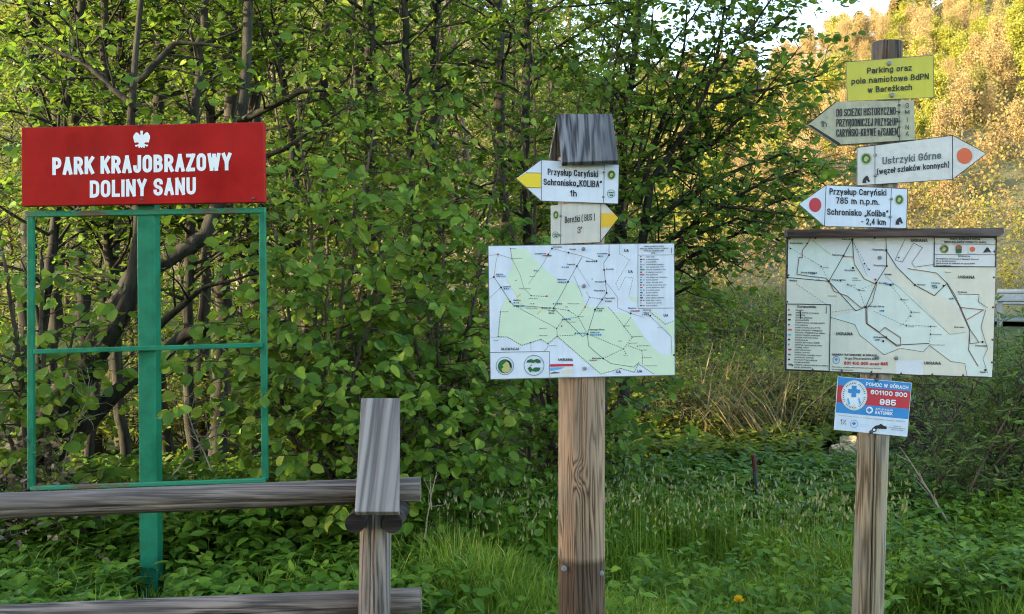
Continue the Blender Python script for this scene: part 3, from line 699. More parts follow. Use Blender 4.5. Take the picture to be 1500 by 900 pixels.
dots = [(92, 258), (133, 318), (185, 400), (435, 437), (628, 585), (718, 725), (672, 445), (713, 387), (738, 350), (731, 283), (724, 218), (752, 132), (680, 167), (567, 196), (517, 286), (404, 129), (425, 95), (520, 119), (876, 467), (988, 480), (1124, 706)]
for c in dots: A.disc(('place_dot', 'black'), c, 5.6, lay=5, n=12)
for c in [(195, 153), (188, 95), (130, 458), (305, 412), (320, 412), (452, 553), (455, 597), (575, 487), (520, 450), (885, 603), (838, 542), (872, 640), (915, 655), (940, 680), (943, 722), (848, 697), (218, 278), (305, 365), (117, 600), (300, 635), (655, 270), (402, 640)]: A.disc(('place_dot', 'black'), c, 3.4, lay=5, n=8)
K = ('lettering', 'black')
def lab(A, txt, c, cap=1.9, bold=.01, sl=.012, al='l', sq=.85, key=None): A.ctext(key or K, txt, c, cap * 1.06, bold + .035, 6, sq, sl, al)
for txt, c, al in [('Kalnica', (105, 247), 'l'), ('Smerek', (146, 318), 'l'), ('Wetlina', (203, 396), 'l'), ('Zatwarnica', (392, 128), 'r'), ('Sękowiec', (430, 90), 'l'), ('Chmiel', (525, 104), 'l'), ('Dwernik', (558, 190), 'r'), ('Nasiczne', (508, 276), 'r'), ('Lutowiska', (742, 128), 'r'), ('Skorodne', (672, 172), 'r'), ('Smolnik', (735, 218), 'l'), ('Procisne', (722, 290), 'r'), ('Stuposiany', (730, 340), 'r'), ('Pszczeliny', (727, 384), 'l'), ('Widełki', (727, 402), 'l'), ('Bereżki', (682, 443), 'l'), ('Ustrzyki Górne', (640, 565), 'l'), ('Wołosate', (706, 728), 'r'), ('Muczne', (862, 441), 'l'), ('Tarnawa', (945, 452), 'l'), ('Niżna', (950, 468), 'l'), ('Brzegi', (405, 455), 'l'), ('Górne', (405, 470), 'l'), ('Zatwarnica', (1120, 706), 'r')][:-1]:
    lab(A, txt, c, 2.2, .03, al=al)
for txt, c, al in [('Hnatowe Berdo', (200, 155), 'l'), ('Krywe', (196, 98), 'l'), ('Jaworzec', (295, 258), 'l'), ('Przełęcz Orłowicza', (235, 328), 'l'), ('Osadzki Wierch', (290, 385), 'l'), ('Połonina Wetlińska', (275, 440), 'l'), ('Mała Jasło', (138, 460), 'l'), ('Okrąglik', (90, 625), 'l'), ('Rabia Skała', (352, 556), 'l'), ('Wielka Rawka', (350, 597), 'l'), ('Połonina Caryńska', (515, 414), 'l'), ('Kruhly Wierch', (510, 520), 'l'), ('Magura', (582, 488), 'l'), ('Widełki', (845, 542), 'l'), ('Bukowe Berdo', (892, 602), 'l'), ('Krzemień', (880, 640), 'l'), ('Kopa Bukowska', (925, 655), 'l'), ('Halicz', (948, 680), 'l'), ('Rozsypaniec', (952, 722), 'l'), ('Przełęcz Bukowska', (955, 770), 'l'), ('Tarnica', (832, 712), 'l'), ('Siodło', (805, 628), 'l'), ('Dydiowa', (1030, 552), 'l'), ('Krzemieniec', (408, 655), 'l'), ('Dział', (500, 432), 'l')]:
    lab(A, txt, c, 1.5, .0, al=al, key=('lettering', 'grey_print'))
lab(A, 'SŁOWACJA', (185, 678), 3.6, .03, al='c', sq=.9); lab(A, 'UKRAINA', (503, 740), 3.8, .03, al='c', sq=.85)
for c in [(852, 115), (875, 236), (1078, 486), (806, 810), (928, 807)]: lab(A, 'UA', c, 4.1, .03, al='c', sq=.85)
rs = random.Random(5)
for c in [(107, 258), (150, 330), (205, 410), (205, 428), (682, 455), (645, 580), (645, 594), (640, 740), (480, 206), (455, 292), (370, 140), (690, 143), (875, 457), (480, 505), (320, 225), (430, 416), (555, 585), (940, 478), (365, 440)]:
    for k in range(rs.randint(3, 6)):
        A.poly(('pictogram', rs.choice(['sky_print', 'blue_print', 'red', 'grey_print', 'green_print', 'sky_print'])), [(c[0] + k * 11, c[1] - 8), (c[0] + k * 11 + 8, c[1] - 8), (c[0] + k * 11 + 8, c[1]), (c[0] + k * 11, c[1])], 6)
for c in [(395, 368), (615, 430), (480, 540), (115, 127), (230, 425)]: A.disc(('pictogram', 'red'), c, 5, lay=6, n=8)
for c in [(235, 365), (350, 462)]: A.line(('pictogram', 'yellow'), [(c[0] - 10, c[1] + 10), (c[0] + 10, c[1] - 10)], 1.2, 4)
K3 = ('divider_line', 'black')
A.line(K3, [(918, 71), (918, 438), (1125, 436)], .6, 4); A.line(K3, [(918, 133), (1125, 131)], .5, 4)
A.line(K3, [(64, 691), (410, 685), (413, 836)], .6, 4)
for k, t in enumerate(['MAPA SCHEMATYCZNA', 'SIECI SZLAKÓW TURYSTYCZNYCH', 'PTTK NA TERENIE BdPN', '2013 r.']): lab(A, t, (1010, 86 + k * 13), 1.9, .03, al='c')
leg = ['cieki, drogi', 'granica państwa', 'granica BdPN', 'miejscowości, siedziba', 'sieć turystyczna PTTK', 'szczyty, wysokości n.p.m.', 'przełęcze, wysokości', 'bez ograniczeń', 'schroniska, pola namiotowe', 'hotele, bacówki', 'sklepy, ośrodek BdPN', 'parkingi, restauracje, bary', 'punkty widokowe, wiaty', 'przystanki, apteki', 'poczta, telefon', 'szlak czerwony', 'szlak zielony i niebieski', 'szlak żółty i czarny', 'ścieżki przyrodnicze', 'czas przejścia']
for k, t in enumerate(leg):
    y = 146 + k * 14.7; lab(A, t, (965, y), 1.7, .02, al='l')
    A.poly(('pictogram', ['grey_print', 'sky_print', 'black', 'green_print', 'red'][(k * 7) % 5]), [(930, y - 7), (938 + (k * 5) % 9, y - 7), (938 + (k * 5) % 9, y), (930, y)], 6)
    if k % 2: A.poly(('pictogram', ['sky_print', 'red', 'green_print'][k % 3]), [(948, y - 7), (955, y - 7), (955, y), (948, y)], 6)
A.line(K3, [(1111, 92), (1111, 122)], .8, 5)
A.disc(('emblem', 'green_print'), (155, 770), 40, 40, 4); A.ring(('emblem', 'grey_print'), (155, 768), 52, 52, 3, 4)
A.poly(('emblem', 'black'), [(165, 735), (185, 745), (193, 770), (185, 795), (165, 808), (172, 770)], 5)
A.poly(('emblem', 'lime'), [(150, 755), (165, 742), (178, 752), (182, 770), (190, 785), (178, 800), (160, 808), (140, 800), (135, 785), (148, 775), (140, 765)], 6)
A.ring(('emblem', 'grey_print'), (322, 765), 59, 59, 3.2, 4)
A.poly(('emblem', 'green_print'), [(278, 750), (284, 736), (305, 728), (320, 735), (338, 727), (358, 734), (360, 750), (340, 753), (330, 744), (318, 752), (300, 748)], 5)
A.poly(('emblem', 'green_print'), [(285, 782), (300, 770), (312, 786), (330, 776), (360, 778), (352, 796), (330, 802), (312, 795), (300, 806)], 5)
A.poly(('emblem', 'red'), [(300, 766), (306, 758), (310, 768)], 6)
A.poly(('picture', 'pale_print'), [(414, 758), (547, 756), (548, 828), (414, 830)], 4); A.poly(('picture', 'red'), [(414, 758), (547, 756), (547, 770), (414, 773)], 5)
A.poly(('picture', 'sky_print'), [(416, 776), (500, 776), (470, 788), (416, 798)], 5); A.poly(('picture', 'map_cream'), [(480, 800), (510, 786), (546, 784), (546, 812), (480, 812)], 5); A.poly(('picture', 'frame_grey'), [(416, 808), (440, 800), (470, 806), (470, 810), (416, 814)], 5)
A.build(mp1, {'paper': 'map_sheet', 'park_area': 'park_area', 'road_line': 'road_print', 'trail_line': 'trail_print', 'place_dot': 'place_print', 'lettering': 'lettering', 'pictogram': 'symbol_print', 'divider_line': 'table_print', 'emblem': 'emblem', 'picture': 'picture'})
bolts(plm, z1([(605, 98), (608, 310), (613, 782)]), 2.9, mp1, 'steel', off=.006)

# ---------------------------------------------------------------- right signpost
D4 = 3.62
rb = at(1270, 900, D4); rb[2] = height(rb[0], D4)
rsn = empty('trail_signpost', rb, 'slim leaning signpost with four boards, a riding map and a blue rescue sign', 'signpost')
M['wood_pale'] = wood('pale_signpost_timber', (.105, .070, .040), (.33, .24, .15), 'z', 12, 13, .6, grey=(.22, .20, .175), fibre=.65, top=(at(0, 120, D4)[2] - rb[2], (.34, .36, .42)))
pt, pb = at(1299.5, 64, D4), at(1270, 900, D4)
log_mesh(lerp_pts(pt, pb + (pb - pt) * .3, 50), np.linspace(.0585, .0615, 50), 'post', M['wood_pale'], rsn, 44, (lambda t: .18 + (.20 if t < .75 else -.02) * (1 - t), .0, .97, .5, .045), seed=5)
pl4 = Plane(1300, 200, D4 - .062, 0)
def arrow(pl, poly, mat, label, off, th=.005, name='arrow_board'):
    o = slab(pl, poly, th, name, M[mat], rsn, off); tag(o, label); return o
# yellow name board
z5 = lambda q: np.asarray(q, float) / 4.5 + np.array([1160, 50])
q = z5([(357, 185), (932, 140), (936, 418), (366, 443)])
o = arrow(pl4, q, 'yellow_sheet', 'yellow-green rectangular board at the top of the post', .006, name='name_board'); pA = Plane(1300, 200, D4 - .068); A = Art(pA)
A.line(('frame_line', 'grey_print'), q, .8, 1, closed=True)
A.text(('lettering', 'black'), 'Parking oraz', (1270.4, 108.4), (1335.6, 103.5), 9.0, .048)
A.text(('lettering', 'black'), 'pole namiotowe BdPN', (1247.3, 123.8), (1360.6, 116.4), 9.0, .048)
A.text(('lettering', 'black'), 'w Bereżkach', (1271.1, 136.3), (1336.2, 132), 9.0, .048)
A.build(o, NM); bolts(pA, [(1302.2, 92.9), (1306.4, 139.8)], 3.2, o, 'steel', off=.005)
# wooden arrow, hand painted
pB = Plane(1300, 180, D4 - .064)
q = [(1182.2, 182.9), (1224.4, 149.3), (1338.9, 147.1), (1340.4, 205.1), (1226.7, 212.9)]
o = arrow(pB, q, 'cream_wood', 'cream wooden arrow pointing left with hand-painted black lettering', .004, .022); pB = Plane(1300, 180, D4 - .068); A = Art(pB)
A.poly(('border', 'black'), [(1182.4, 182.9), (1226.8, 212.7), (1232, 212.3), (1230, 209.4), (1188, 183.2)], 1)
A.line(('border', 'black'), [(1183, 182.4), (1224.4, 149.6)], 1.4, 1)
A.line(('border', 'black'), [(1226.7, 212.6), (1340, 204.9)], .6, 1)
for t, y0, y1 in [('DO SCIEZKI HISTORYCZNO-', 171.1, 167.9), ('PRZYRODNICZEJ PRZYSŁUP', 185.8, 184), ('CARYŃSKI-KRYWE n/SANEM', 200.7, 198.4)]:
    A.text(('lettering', 'black'), t, (1225.2, y0), (1315.5, y1), 11.2, .022)
A.text(('lettering', 'black'), '1h', (1202.3, 186.4), (1211, 186), 9, .02)
for t, y in zip('GMINA', (158.2, 168, 179.4, 190, 199.8)): A.ctext(('lettering', 'black'), t, (1329, y), 7.0, .02, 3, .95)
A.line(('frame_line', 'black'), [(1316.7, 147.6), (1317.6, 206.5)], .9, 2)
A.build(o, dict(NM, border='border')); bolts(pB, [(1316.9, y) for y in (154.4, 164.4, 177.8, 186.7, 199.3)], 1.6, o, 'dark_steel')
# right pointing riding trail arrow
pC = Plane(1320, 235, D4 - .066, -2)
q = [(1255.5, 216.4), (1395.5, 198.6), (1445, 225), (1395.5, 263), (1255.5, 272.1)]
o = arrow(pC, q, 'reflect_grey', 'greyish white arrow pointing right with a faded red disc', 0); A = Art(pC)
A.line(('frame_line', 'black'), q, .9, 1, closed=True); A.line(('frame_line', 'black'), [(1281.7, 213.4), (1281.7, 270.3)], .9, 1); A.line(('frame_line', 'black'), [(1395.3, 198.8), (1395.3, 262.6)], 1.1, 1)
A.disc(('trail_mark', 'orange_red'), (1413, 228.6), 11.3, 11.6, 2)
A.text(('lettering', 'grey_print'), 'Ustrzyki Górne', (1292.8, 241.4), (1378.6, 232.6), 10.8, .048)
A.text(('lettering', 'black'), '(węzeł szlaków konnych)', (1284.7, 255.8), (1390.6, 245), 8.6, .045)
emblem_round(A, (1268.8, 232.7), 8, 8.6); horse(A, (1268.6, 263), 6)
A.build(o, NM); bolts(pC, [(1281.9, 227.3), (1282.4, 257.2)], 2.2, o, 'steel')
# left pointing riding trail arrow
pD = Plane(1260, 300, D4 - .072, 2)
q = [(1170.1, 299.2), (1210.5, 271.2), (1329.5, 276.8), (1327.9, 334.7), (1207.5, 331.6)]
o = arrow(pD, q, 'white', 'white arrow pointing left with a crimson disc', 0); A = Art(pD)
A.line(('frame_line', 'black'), q, .8, 1, closed=True); A.line(('frame_line', 'black'), [(1210.2, 271.5), (1207.7, 331.5)], .9, 1); A.line(('frame_line', 'black'), [(1305.7, 275.8), (1303.8, 334)], .9, 1)
A.disc(('trail_mark', 'red'), (1194.2, 300.4), 9, 10.5, 2)
for t, a, b_, c in [('Przysłup Caryński', (1215.2, 285.3), (1298.5, 287), 9.4), ('785 m n.p.m.', (1224.5, 298.5), (1288.2, 300.4), 9.4), ('Schronisko „Koliba”', (1211.7, 314.9), (1301.5, 318), 9.4), ('- 2,4 km', (1261.4, 328.9), (1298, 330.1), 9.2)]:
    A.text(('lettering', 'black'), t, a, b_, c, .048)
emblem_round(A, (1317.4, 292.7), 6.4, 7.4); horse(A, (1317, 324), 6)
A.build(o, NM); bolts(pD, [(1305.4, 291.5), (1303.6, 318)], 2, o, 'steel')
# riding map board with its batten
pM = Plane(1305, 450, D4 - .064, -5); z7 = lambda q: np.asarray(q, float) / 3.6 + np.array([1130, 320])
mp2 = slab(pM, z7([(82, 92), (1190, 95), (1168, 845), (70, 803)]), .016, 'map_board', M['wood_brown'], rsn, 0)
tag(mp2, 'pale blue and cream riding map board under a dark batten')
bt = slab(Plane(1305, 341, D4 - .10, -4), [(1153.5, 336.6), (1470, 333.8), (1471, 341), (1464, 346.2), (1154.5, 347)], .06, 'roof_batten', M['wood_brown'], rsn)
pM2 = Plane(1305, 450, D4 - .066, -5); A = Art(pM2, z7)
A.poly(('paper', 'map_blue'), [(90, 98), (1184, 101), (1163, 838), (76, 797)], 1)
A.poly(('map_area', 'map_white'), [(205, 100), (860, 100), (860, 250), (740, 260), (640, 350), (560, 330), (500, 305), (430, 200), (425, 125), (380, 195), (215, 110)], 1.5)
A.poly(('map_area', 'map_cream'), [(80, 312), (300, 335), (440, 490), (320, 520), (320, 440), (80, 455)], 2)
A.poly(('map_area', 'map_cream'), [(600, 300), (650, 330), (700, 375), (770, 430), (940, 615), (1030, 600), (990, 480), (940, 430), (870, 395), (757, 352), (660, 260), (610, 200)], 2)
A.poly(('map_area', 'map_cream'), [(860, 255), (1183, 255), (1166, 800), (1140, 740), (1115, 660), (1105, 570), (1130, 480), (1090, 440), (1095, 402), (985, 400), (930, 335), (905, 270)], 2)
A.poly(('map_area', 'map_cream'), [(312, 522), (440, 560), (465, 615), (595, 720), (680, 685), (800, 705), (833, 670), (945, 755), (1020, 765), (1032, 833), (310, 806)], 2)
A.poly(('legend', 'map_cream'), [(80, 452), (312, 455), (305, 806), (76, 796)], 2)
A.poly(('legend', 'map_white'), [(860, 99), (1185, 101), (1181, 256), (858, 254)], 2)
A.poly(('legend', 'pale_print'), [(656, 752), (798, 748), (800, 826), (655, 820)], 3)
K = ('road_line', 'black')
for q in ([(85, 312), (303, 332), (445, 488), (498, 468), (553, 340), (608, 252), (606, 168), (604, 101)], [(303, 332), (380, 197), (427, 110)], [(498, 468), (500, 555), (605, 628), (660, 668), (830, 660)],
          [(606, 170), (660, 255), (757, 352), (860, 408), (925, 345), (990, 460), (1045, 590), (1040, 695), (1090, 780)], [(427, 105), (435, 225)]):
    A.line(K, q, 1.0, 4)
for q in ([(312, 522), (440, 560), (465, 615), (595, 720), (680, 685), (800, 705), (833, 670), (945, 755), (1020, 765), (1032, 833), (1140, 836)], [(1130, 485), (1105, 570), (1140, 690), (1115, 740), (1140, 815)],
          [(707, 105), (652, 220), (690, 232), (750, 130), (797, 155), (740, 235), (755, 258), (860, 243)], [(985, 400), (1095, 402), (1092, 440), (1140, 472)]):
    A.line(K, q, .6, 4)
for q in ([(430, 120), (505, 305)], [(215, 115), (310, 190)], [(690, 380), (940, 612), (1030, 600)], [(600, 305), (690, 380)]): A.line(('border_line', 'green_print'), q, .35, 4)
for q in ([(90, 150), (215, 225), (262, 250), (303, 332)], [(130, 345), (290, 455)], [(403, 350), (462, 378), (495, 468)], [(320, 495), (440, 478)], [(540, 490), (690, 560), (838, 570), (838, 610), (832, 662)], [(740, 495), (712, 540), (670, 575)], [(435, 130), (512, 270)], [(630, 352), (740, 495)], [(462, 378), (545, 345)]):
    A.line(('trail_line', 'grey_print'), q, .6, 4, dash=(2.6, 2))
K = ('trail_line', 'brown_print')
for q in ([(207, 103), (190, 135), (163, 170), (163, 208), (146, 206), (135, 295), (205, 306), (285, 315), (303, 330), (330, 385), (400, 410), (470, 470), (498, 464)], [(380, 202), (434, 204), (437, 240), (490, 320), (548, 345)], [(556, 348), (532, 440), (503, 478)],
          [(504, 478), (506, 555), (570, 600), (600, 575), (682, 630), (680, 672), (660, 674), (600, 628), (575, 606)], [(720, 265), (870, 288), (930, 345), (965, 400), (996, 466), (1050, 590), (1095, 655), (1047, 662), (1045, 600)], [(995, 470), (1120, 483), (1030, 535)]):
    A.line(K, q, 1.1, 5)
for c in [(85, 312), (303, 332), (380, 197), (427, 110), (553, 340), (608, 252), (606, 168), (498, 468), (605, 628), (757, 352), (908, 356), (430, 262), (590, 648), (1113, 652), (1128, 800), (628, 352)]: A.disc(('place_dot', 'black'), c, 6, lay=6, n=12)
for c in [(262, 255), (403, 350), (462, 378), (685, 428), (738, 495), (735, 516), (840, 570), (840, 612), (712, 567), (490, 240), (515, 270), (188, 132), (672, 207), (100, 160), (365, 330)]: A.disc(('place_dot', 'black'), c, 4.4, lay=6, n=8)
A.disc(('place_dot', 'red'), (549, 323), 6, lay=6, n=10)
K = ('lettering', 'black')
for txt, c, al in [('Suche Rzeki', (98, 135), 'l'), ('Dwernik', (418, 115), 'r'), ('Nasiczne', (370, 198), 'r'), ('Stuposiany', (596, 170), 'r'), ('Pszczeliny', (600, 254), 'r'), ('Widełki', (595, 300), 'l'), ('Brzegi Górne', (318, 328), 'l'), ('Wetlina', (95, 332), 'l'), ('Bereżki', (568, 345), 'l'), ('Ustrzyki Górne', (510, 468), 'l'), ('Wołosate', (592, 632), 'r'), ('Muczne', (770, 354), 'l'), ('Tarnawa', (842, 345), 'l'), ('Niżna', (845, 360), 'l'), ('Bukowiec', (965, 578), 'l'), ('Sianki', (1100, 815), 'l'), ('Dwerniczek', (1075, 676), 'l'), ('Dydiowa', (985, 393), 'l'), ('Caryńskie', (385, 278), 'l'), ('Górna Wetlinka', (155, 290), 'l')]:
    lab(A, txt, c, 2.4, .025, -.02, al)
for txt, c in [('Smerek', (272, 262)), ('Jawornik', (410, 355)), ('Rawka', (470, 383)), ('Magura', (695, 432)), ('Krzemień', (748, 498)), ('Halicz', (850, 573)), ('Tarnica', (722, 572)), ('Przełęcz Bukowska', (838, 670)), ('Rozsypaniec', (850, 615)), ('Przełęcz', (425, 318)), ('Wyżniańska', (425, 330)), ('Krutyjówka', (300, 412)), ('Beniowa', (915, 268 + 20))]:
    lab(A, txt, c, 1.7, .01, -.02, key=('lettering', 'grey_print'))
for c in [(780, 124), (1028, 318), (385, 617), (850, 772)]: lab(A, 'UKRAINA', c, 4.2, .03, -.01, 'c', .9)
for k, t in enumerate(['MAPA SCHEMATYCZNA', 'SIECI SZLAKÓW KONNYCH BdPN']): lab(A, t, (1022, 115 + k * 16), 2.8, .05, -.01, 'c', .9)
K3 = ('divider_line', 'black')
A.line(K3, [(860, 99), (858, 254), (1181, 256), (1185, 101)], 1.2, 6, closed=True); A.line(K3, [(859, 135), (1184, 137)], .6, 6); A.line(K3, [(859, 190), (1183, 192)], .6, 6)
emblem_round(A, (911, 162), 25, 24); A.disc(('emblem', 'brown_print'), (988, 155), 17, 15, 6); A.poly(('emblem', 'green_print'), [(972, 162), (1004, 162), (1002, 184), (974, 184)], 6)
A.poly(('emblem', 'pale_print'), [(1040, 142), (1082, 142), (1082, 185), (1040, 185)], 5); A.disc(('emblem', 'orange_red'), (1060, 163), 15, 14, 6); A.poly(('emblem', 'black'), [(1115, 182), (1136, 152), (1145, 156), (1160, 182), (1142, 176), (1132, 180)], 6)
for k, t in enumerate(['INFORMACJA', 'Szczegółowe informacje o szlakach konnych', 'tel. w dyrekcji parku', 'Jazda konna po szlakach za zgodą BdPN', 'tel. kontaktowy']):
    lab(A, t, (1016 if k == 0 else 868, 204 + k * 12), 2.0, .03, -.015, 'c' if k == 0 else 'l', .9)
A.line(K3, [(80, 452), (312, 455), (305, 806), (78, 797)], 1.2, 6, closed=True)
lab(A, 'Oznaczenia:', (186, 472), 3.4, .02, -.02, 'c', .95)
leg2 = ['Bereżki', 'szlaki konne w terenie', 'sieć dróg', 'granica państwa', 'granica BdPN', 'miejscowości, siedziba BdPN', 'inne obiekty', 'szlaki turystyczne PTTK', 'czas przejścia i odległości', 'kierunki, odległości na szlaku', 'odcinki między punktami', 'stajnie, stanice konne', 'biwakowanie', 'punkty apteczne i GOPR', 'parkingi, restauracje, bary', 'noclegi, wiaty', 'pola namiotowe', 'sklepy, poczta', 'schroniska, szczyty n.p.m.', 'wodopoje, postoje', 'Muzeum Przyrodnicze', 'Dyrekcja BdPN', 'miejsca odpoczynku przy szlaku', 'punkt widokowy']
for k, t in enumerate(leg2):
    y = 487 + k * 13.1; x0 = 128 - k * .3; lab(A, t, (x0, y), 2.1, .02, -.035, 'l', .95)
    if k % 2 == 0: A.poly(('pictogram', ['red', 'brown_print', 'black', 'grey_print', 'orange_red', 'sky_print', 'black', 'blue_print'][(k // 2) % 8]), [(88, y - 9), (96 + (k * 5) % 14, y - 9), (96 + (k * 5) % 14, y), (88, y)], 5)
A.line(K3, [(290, 466), (290, 502)], .8, 6); A.line(K3, [(152, 490), (154, 528)], 1.6, 6)
A.ring(('emblem', 'blue_print'), (342, 747), 19, 20, 3, 5); A.poly(('emblem', 'blue_print'), [(335, 740), (339, 740), (339, 735), (345, 735), (345, 740), (350, 740), (350, 747), (345, 747), (345, 753), (339, 753), (339, 747), (335, 747)], 5)
lab(A, 'NUMERY RATUNKOWE W GÓRACH', (322, 724), 3.0, .03, -.02, 'l', .86); lab(A, 'Grupa Bieszczadzka GOPR', (388, 744), 3.1, .01, -.02, 'l', .8)
lab(A, '601 100 300 oraz 985', (384, 772), 4.6, .04, -.02, 'l', .82, ('lettering', 'red'))
lab(A, 'Informacje o wypadku należy przekazać pod numer alarmowy', (320, 786), 1.7, .02, -.035, 'l', .9); lab(A, 'lub do najbliższej placówki', (320, 800), 1.7, .02, -.035, 'l', .9)
for c in [(228, 330), (600, 352), (935, 428), (570, 492), (545, 645), (850, 370), (620, 352), (205, 295)]:
    for k in range(3): A.poly(('pictogram', ['sky_print', 'blue_print', 'green_print'][k]), [(c[0] + k * 9, c[1] - 8), (c[0] + k * 9 + 7, c[1] - 8), (c[0] + k * 9 + 7, c[1]), (c[0] + k * 9, c[1])], 5)
A.build(mp2, {'paper': 'map_sheet', 'map_area': 'map_area', 'legend': 'legend', 'road_line': 'road_print', 'border_line': 'border_print', 'trail_line': 'trail_print', 'place_dot': 'place_print', 'lettering': 'lettering', 'divider_line': 'table_print', 'emblem': 'emblem', 'pictogram': 'symbol_print'})
bolts(pM2, z7([(570, 208), (657, 738), (557, 733)]), 2.6, mp2, 'steel', off=.006)
bolts(pM2, z7([(97, 108), (232, 106), (545, 104), (1180, 108), (1176, 175), (1172, 312), (1168, 470), (1165, 640), (1162, 760), (1010, 828), (848, 823), (684, 818), (527, 810), (370, 803), (217, 797), (84, 440), (90, 300), (110, 775)]), 1.4, mp2, 'dark_steel', 'nail', off=.002)
# mountain rescue sign
pR = Plane(1278, 595, D4 - .064, 2); z8 = lambda q: np.asarray(q, float) / 6.925 + np.array([1200, 530])
o = slab(pR, z8([(190, 150), (940, 215), (893, 762), (152, 690)]), .004, 'rescue_board', M['white'], rsn, 0); tag(o, 'blue, red and white rescue board with blue cross under the riding map')
TL, TR, BR, BL = [np.array(p, float) for p in ((190, 150), (940, 215), (893, 762), (152, 690))]
uv = lambda u, v: tuple((TL * (1 - u) + TR * u) * (1 - v) + (BL * (1 - u) + BR * u) * v)
A = Art(pR, z8)
def band(mat, v0, v1, lay=1): A.poly(('colour_band', mat), [uv(.006, v0), uv(.994, v0), uv(.994, v1), uv(.006, v1)], lay)
band('blue_print', .008, .16); band('red', .16, .485); band('blue_print', .485, .675)
A.disc(('emblem', 'white_print'), (355, 343), 132, 152, 3, 40); A.ring(('emblem', 'map_cream'), (355, 343), 128, 148, 14, 4); A.ring(('emblem', 'white_print'), (355, 343), 122, 140, 24, 5)
for k in range(40):
    a = k / 40 * 2 * math.pi
    if k % 8: A.line(('emblem', 'grey_print'), [(355 + 104 * math.cos(a), 343 + 120 * math.sin(a)), (355 + 114 * math.cos(a), 343 + 131 * math.sin(a))], 1.2, 6)
A.poly(('emblem', 'blue_print'), [(332, 243), (380, 246), (379, 280), (418, 284), (415, 322), (377, 320), (376, 360), (329, 358), (331, 318), (293, 314), (295, 276), (333, 279)], 6)
for x, y in ((285, 380), (395, 375)): A.poly(('emblem', 'sky_print'), [(x, y), (x + 12, y - 12), (x + 30, y + 45), (x + 14, y + 60)], 6)
A.poly(('emblem', 'pale_print'), [(335, 440), (360, 425), (372, 465), (350, 470)], 6)
A.text(('lettering', 'white_print'), 'POMOC W GÓRACH', (473, 246), (903, 283), 38 / 6.925, .06, up=(.06, -1))
A.text(('lettering', 'white_print'), '601100 300', (521, 330), (892, 362), 46 / 6.925, .07, up=(.05, -1))
A.text(('lettering', 'white_print'), '985', (612, 437), (777, 449), 60 / 6.925, .07, up=(.06, -1))
A.text(('lettering', 'white_print'), 'APLIKACJA', (570, 490), (748, 503), 20 / 6.925, .05, up=(.06, -1)); A.text(('lettering', 'white_print'), 'RATUNEK', (566, 532), (743, 545), 34 / 6.925, .06, up=(.06, -1))
A.disc(('emblem', 'white_print'), (510, 492), 36, 35, 3); A.poly(('emblem', 'blue_print'), [(500, 470), (520, 472), (519, 483), (532, 484), (531, 502), (518, 501), (517, 514), (498, 512), (499, 500), (487, 499), (488, 481), (501, 482)], 5)
A.text(('lettering', 'grey_print'), 'Dzwoń z tego numeru w przypadku zagrożenia w górach', (195, 548), (760, 604), 11 / 6.925, .02); A.text(('lettering', 'blue_print'), 'GOPR', (778, 605), (872, 614), 13 / 6.925, .04)
A.text(('lettering', 'black'), '1%', (215, 634), (275, 642), 52 / 6.925, .0); A.ring(('emblem', 'blue_print'), (354, 632), 40, 40, 4, 3); A.poly(('emblem', 'blue_print'), [(346, 610), (362, 611), (361, 621), (373, 622), (372, 636), (360, 635), (359, 645), (344, 644), (345, 634), (333, 633), (334, 620), (346, 621)], 3)
A.text(('lettering', 'sky_print'), 'GRUPA', (412, 642), (510, 650), 11 / 6.925, .0); A.text(('lettering', 'sky_print'), 'GOPR', (412, 660), (465, 665), 11 / 6.925, .0)
A.poly(('emblem', 'black'), [(548, 668), (575, 648), (600, 646), (625, 630), (655, 650), (685, 660), (684, 684), (590, 680), (560, 690)], 3); A.disc(('emblem', 'black'), (558, 692), 25, 22, 3); A.disc(('emblem', 'white_print'), (558, 692), 13, 12, 4)
for k, (a, b_) in enumerate([((755, 658), (830, 664)), ((708, 672), (870, 688)), ((730, 692), (850, 705))]): A.text(('lettering', 'black'), ['stacja', 'Grupa Bieszczadzka', 'ratownicza'][k], a, b_, 11 / 6.925, .02)
A.build(o, dict(NM, colour_band='colour_band')); bolts(pR, [(1284, 556.5), (1276, 633)], 2.6, o, 'dark_steel')

# ------------------------------------------------------------------ vegetation machinery
ROUND = (np.array([(0, 0, 0), (0, .35, -.01), (0, .7, -.03), (0, 1, -.10), (-.30, .10, .05), (-.45, .42, .06), (-.34, .77, .01), (.30, .10, .05), (.45, .42, .06), (.34, .77, .01)]),
         np.array([(0, 1, 5, 4), (1, 2, 6, 5), (0, 7, 8, 1), (1, 8, 9, 2)]), np.array([(2, 3, 6), (2, 9, 3)]))
POINT = (np.array([(0, 0, 0), (0, .35, -.02), (0, .7, -.06), (0, 1, -.16), (-.20, .10, .03), (-.29, .36, .04), (-.17, .72, -.02), (.20, .10, .03), (.29, .36, .04), (.17, .72, -.02)]), ROUND[1], ROUND[2])
SIMPLE = (np.array([(0, 0, 0), (0, 1, -.08), (-.38, .28, .06), (-.32, .72, .02), (.38, .28, .06), (.32, .72, .02)]), np.array([(0, 1, 3, 2), (0, 4, 5, 1)]), np.zeros((0, 3), int))
NARROW = (np.array([(0, 0, 0), (0, 1, -.10), (-.12, .28, .02), (-.09, .68, .0), (.12, .28, .02), (.09, .68, .0)]), SIMPLE[1], SIMPLE[2])

def nrm(v): return v / (np.linalg.norm(v, axis=-1, keepdims=True) + 1e-9)

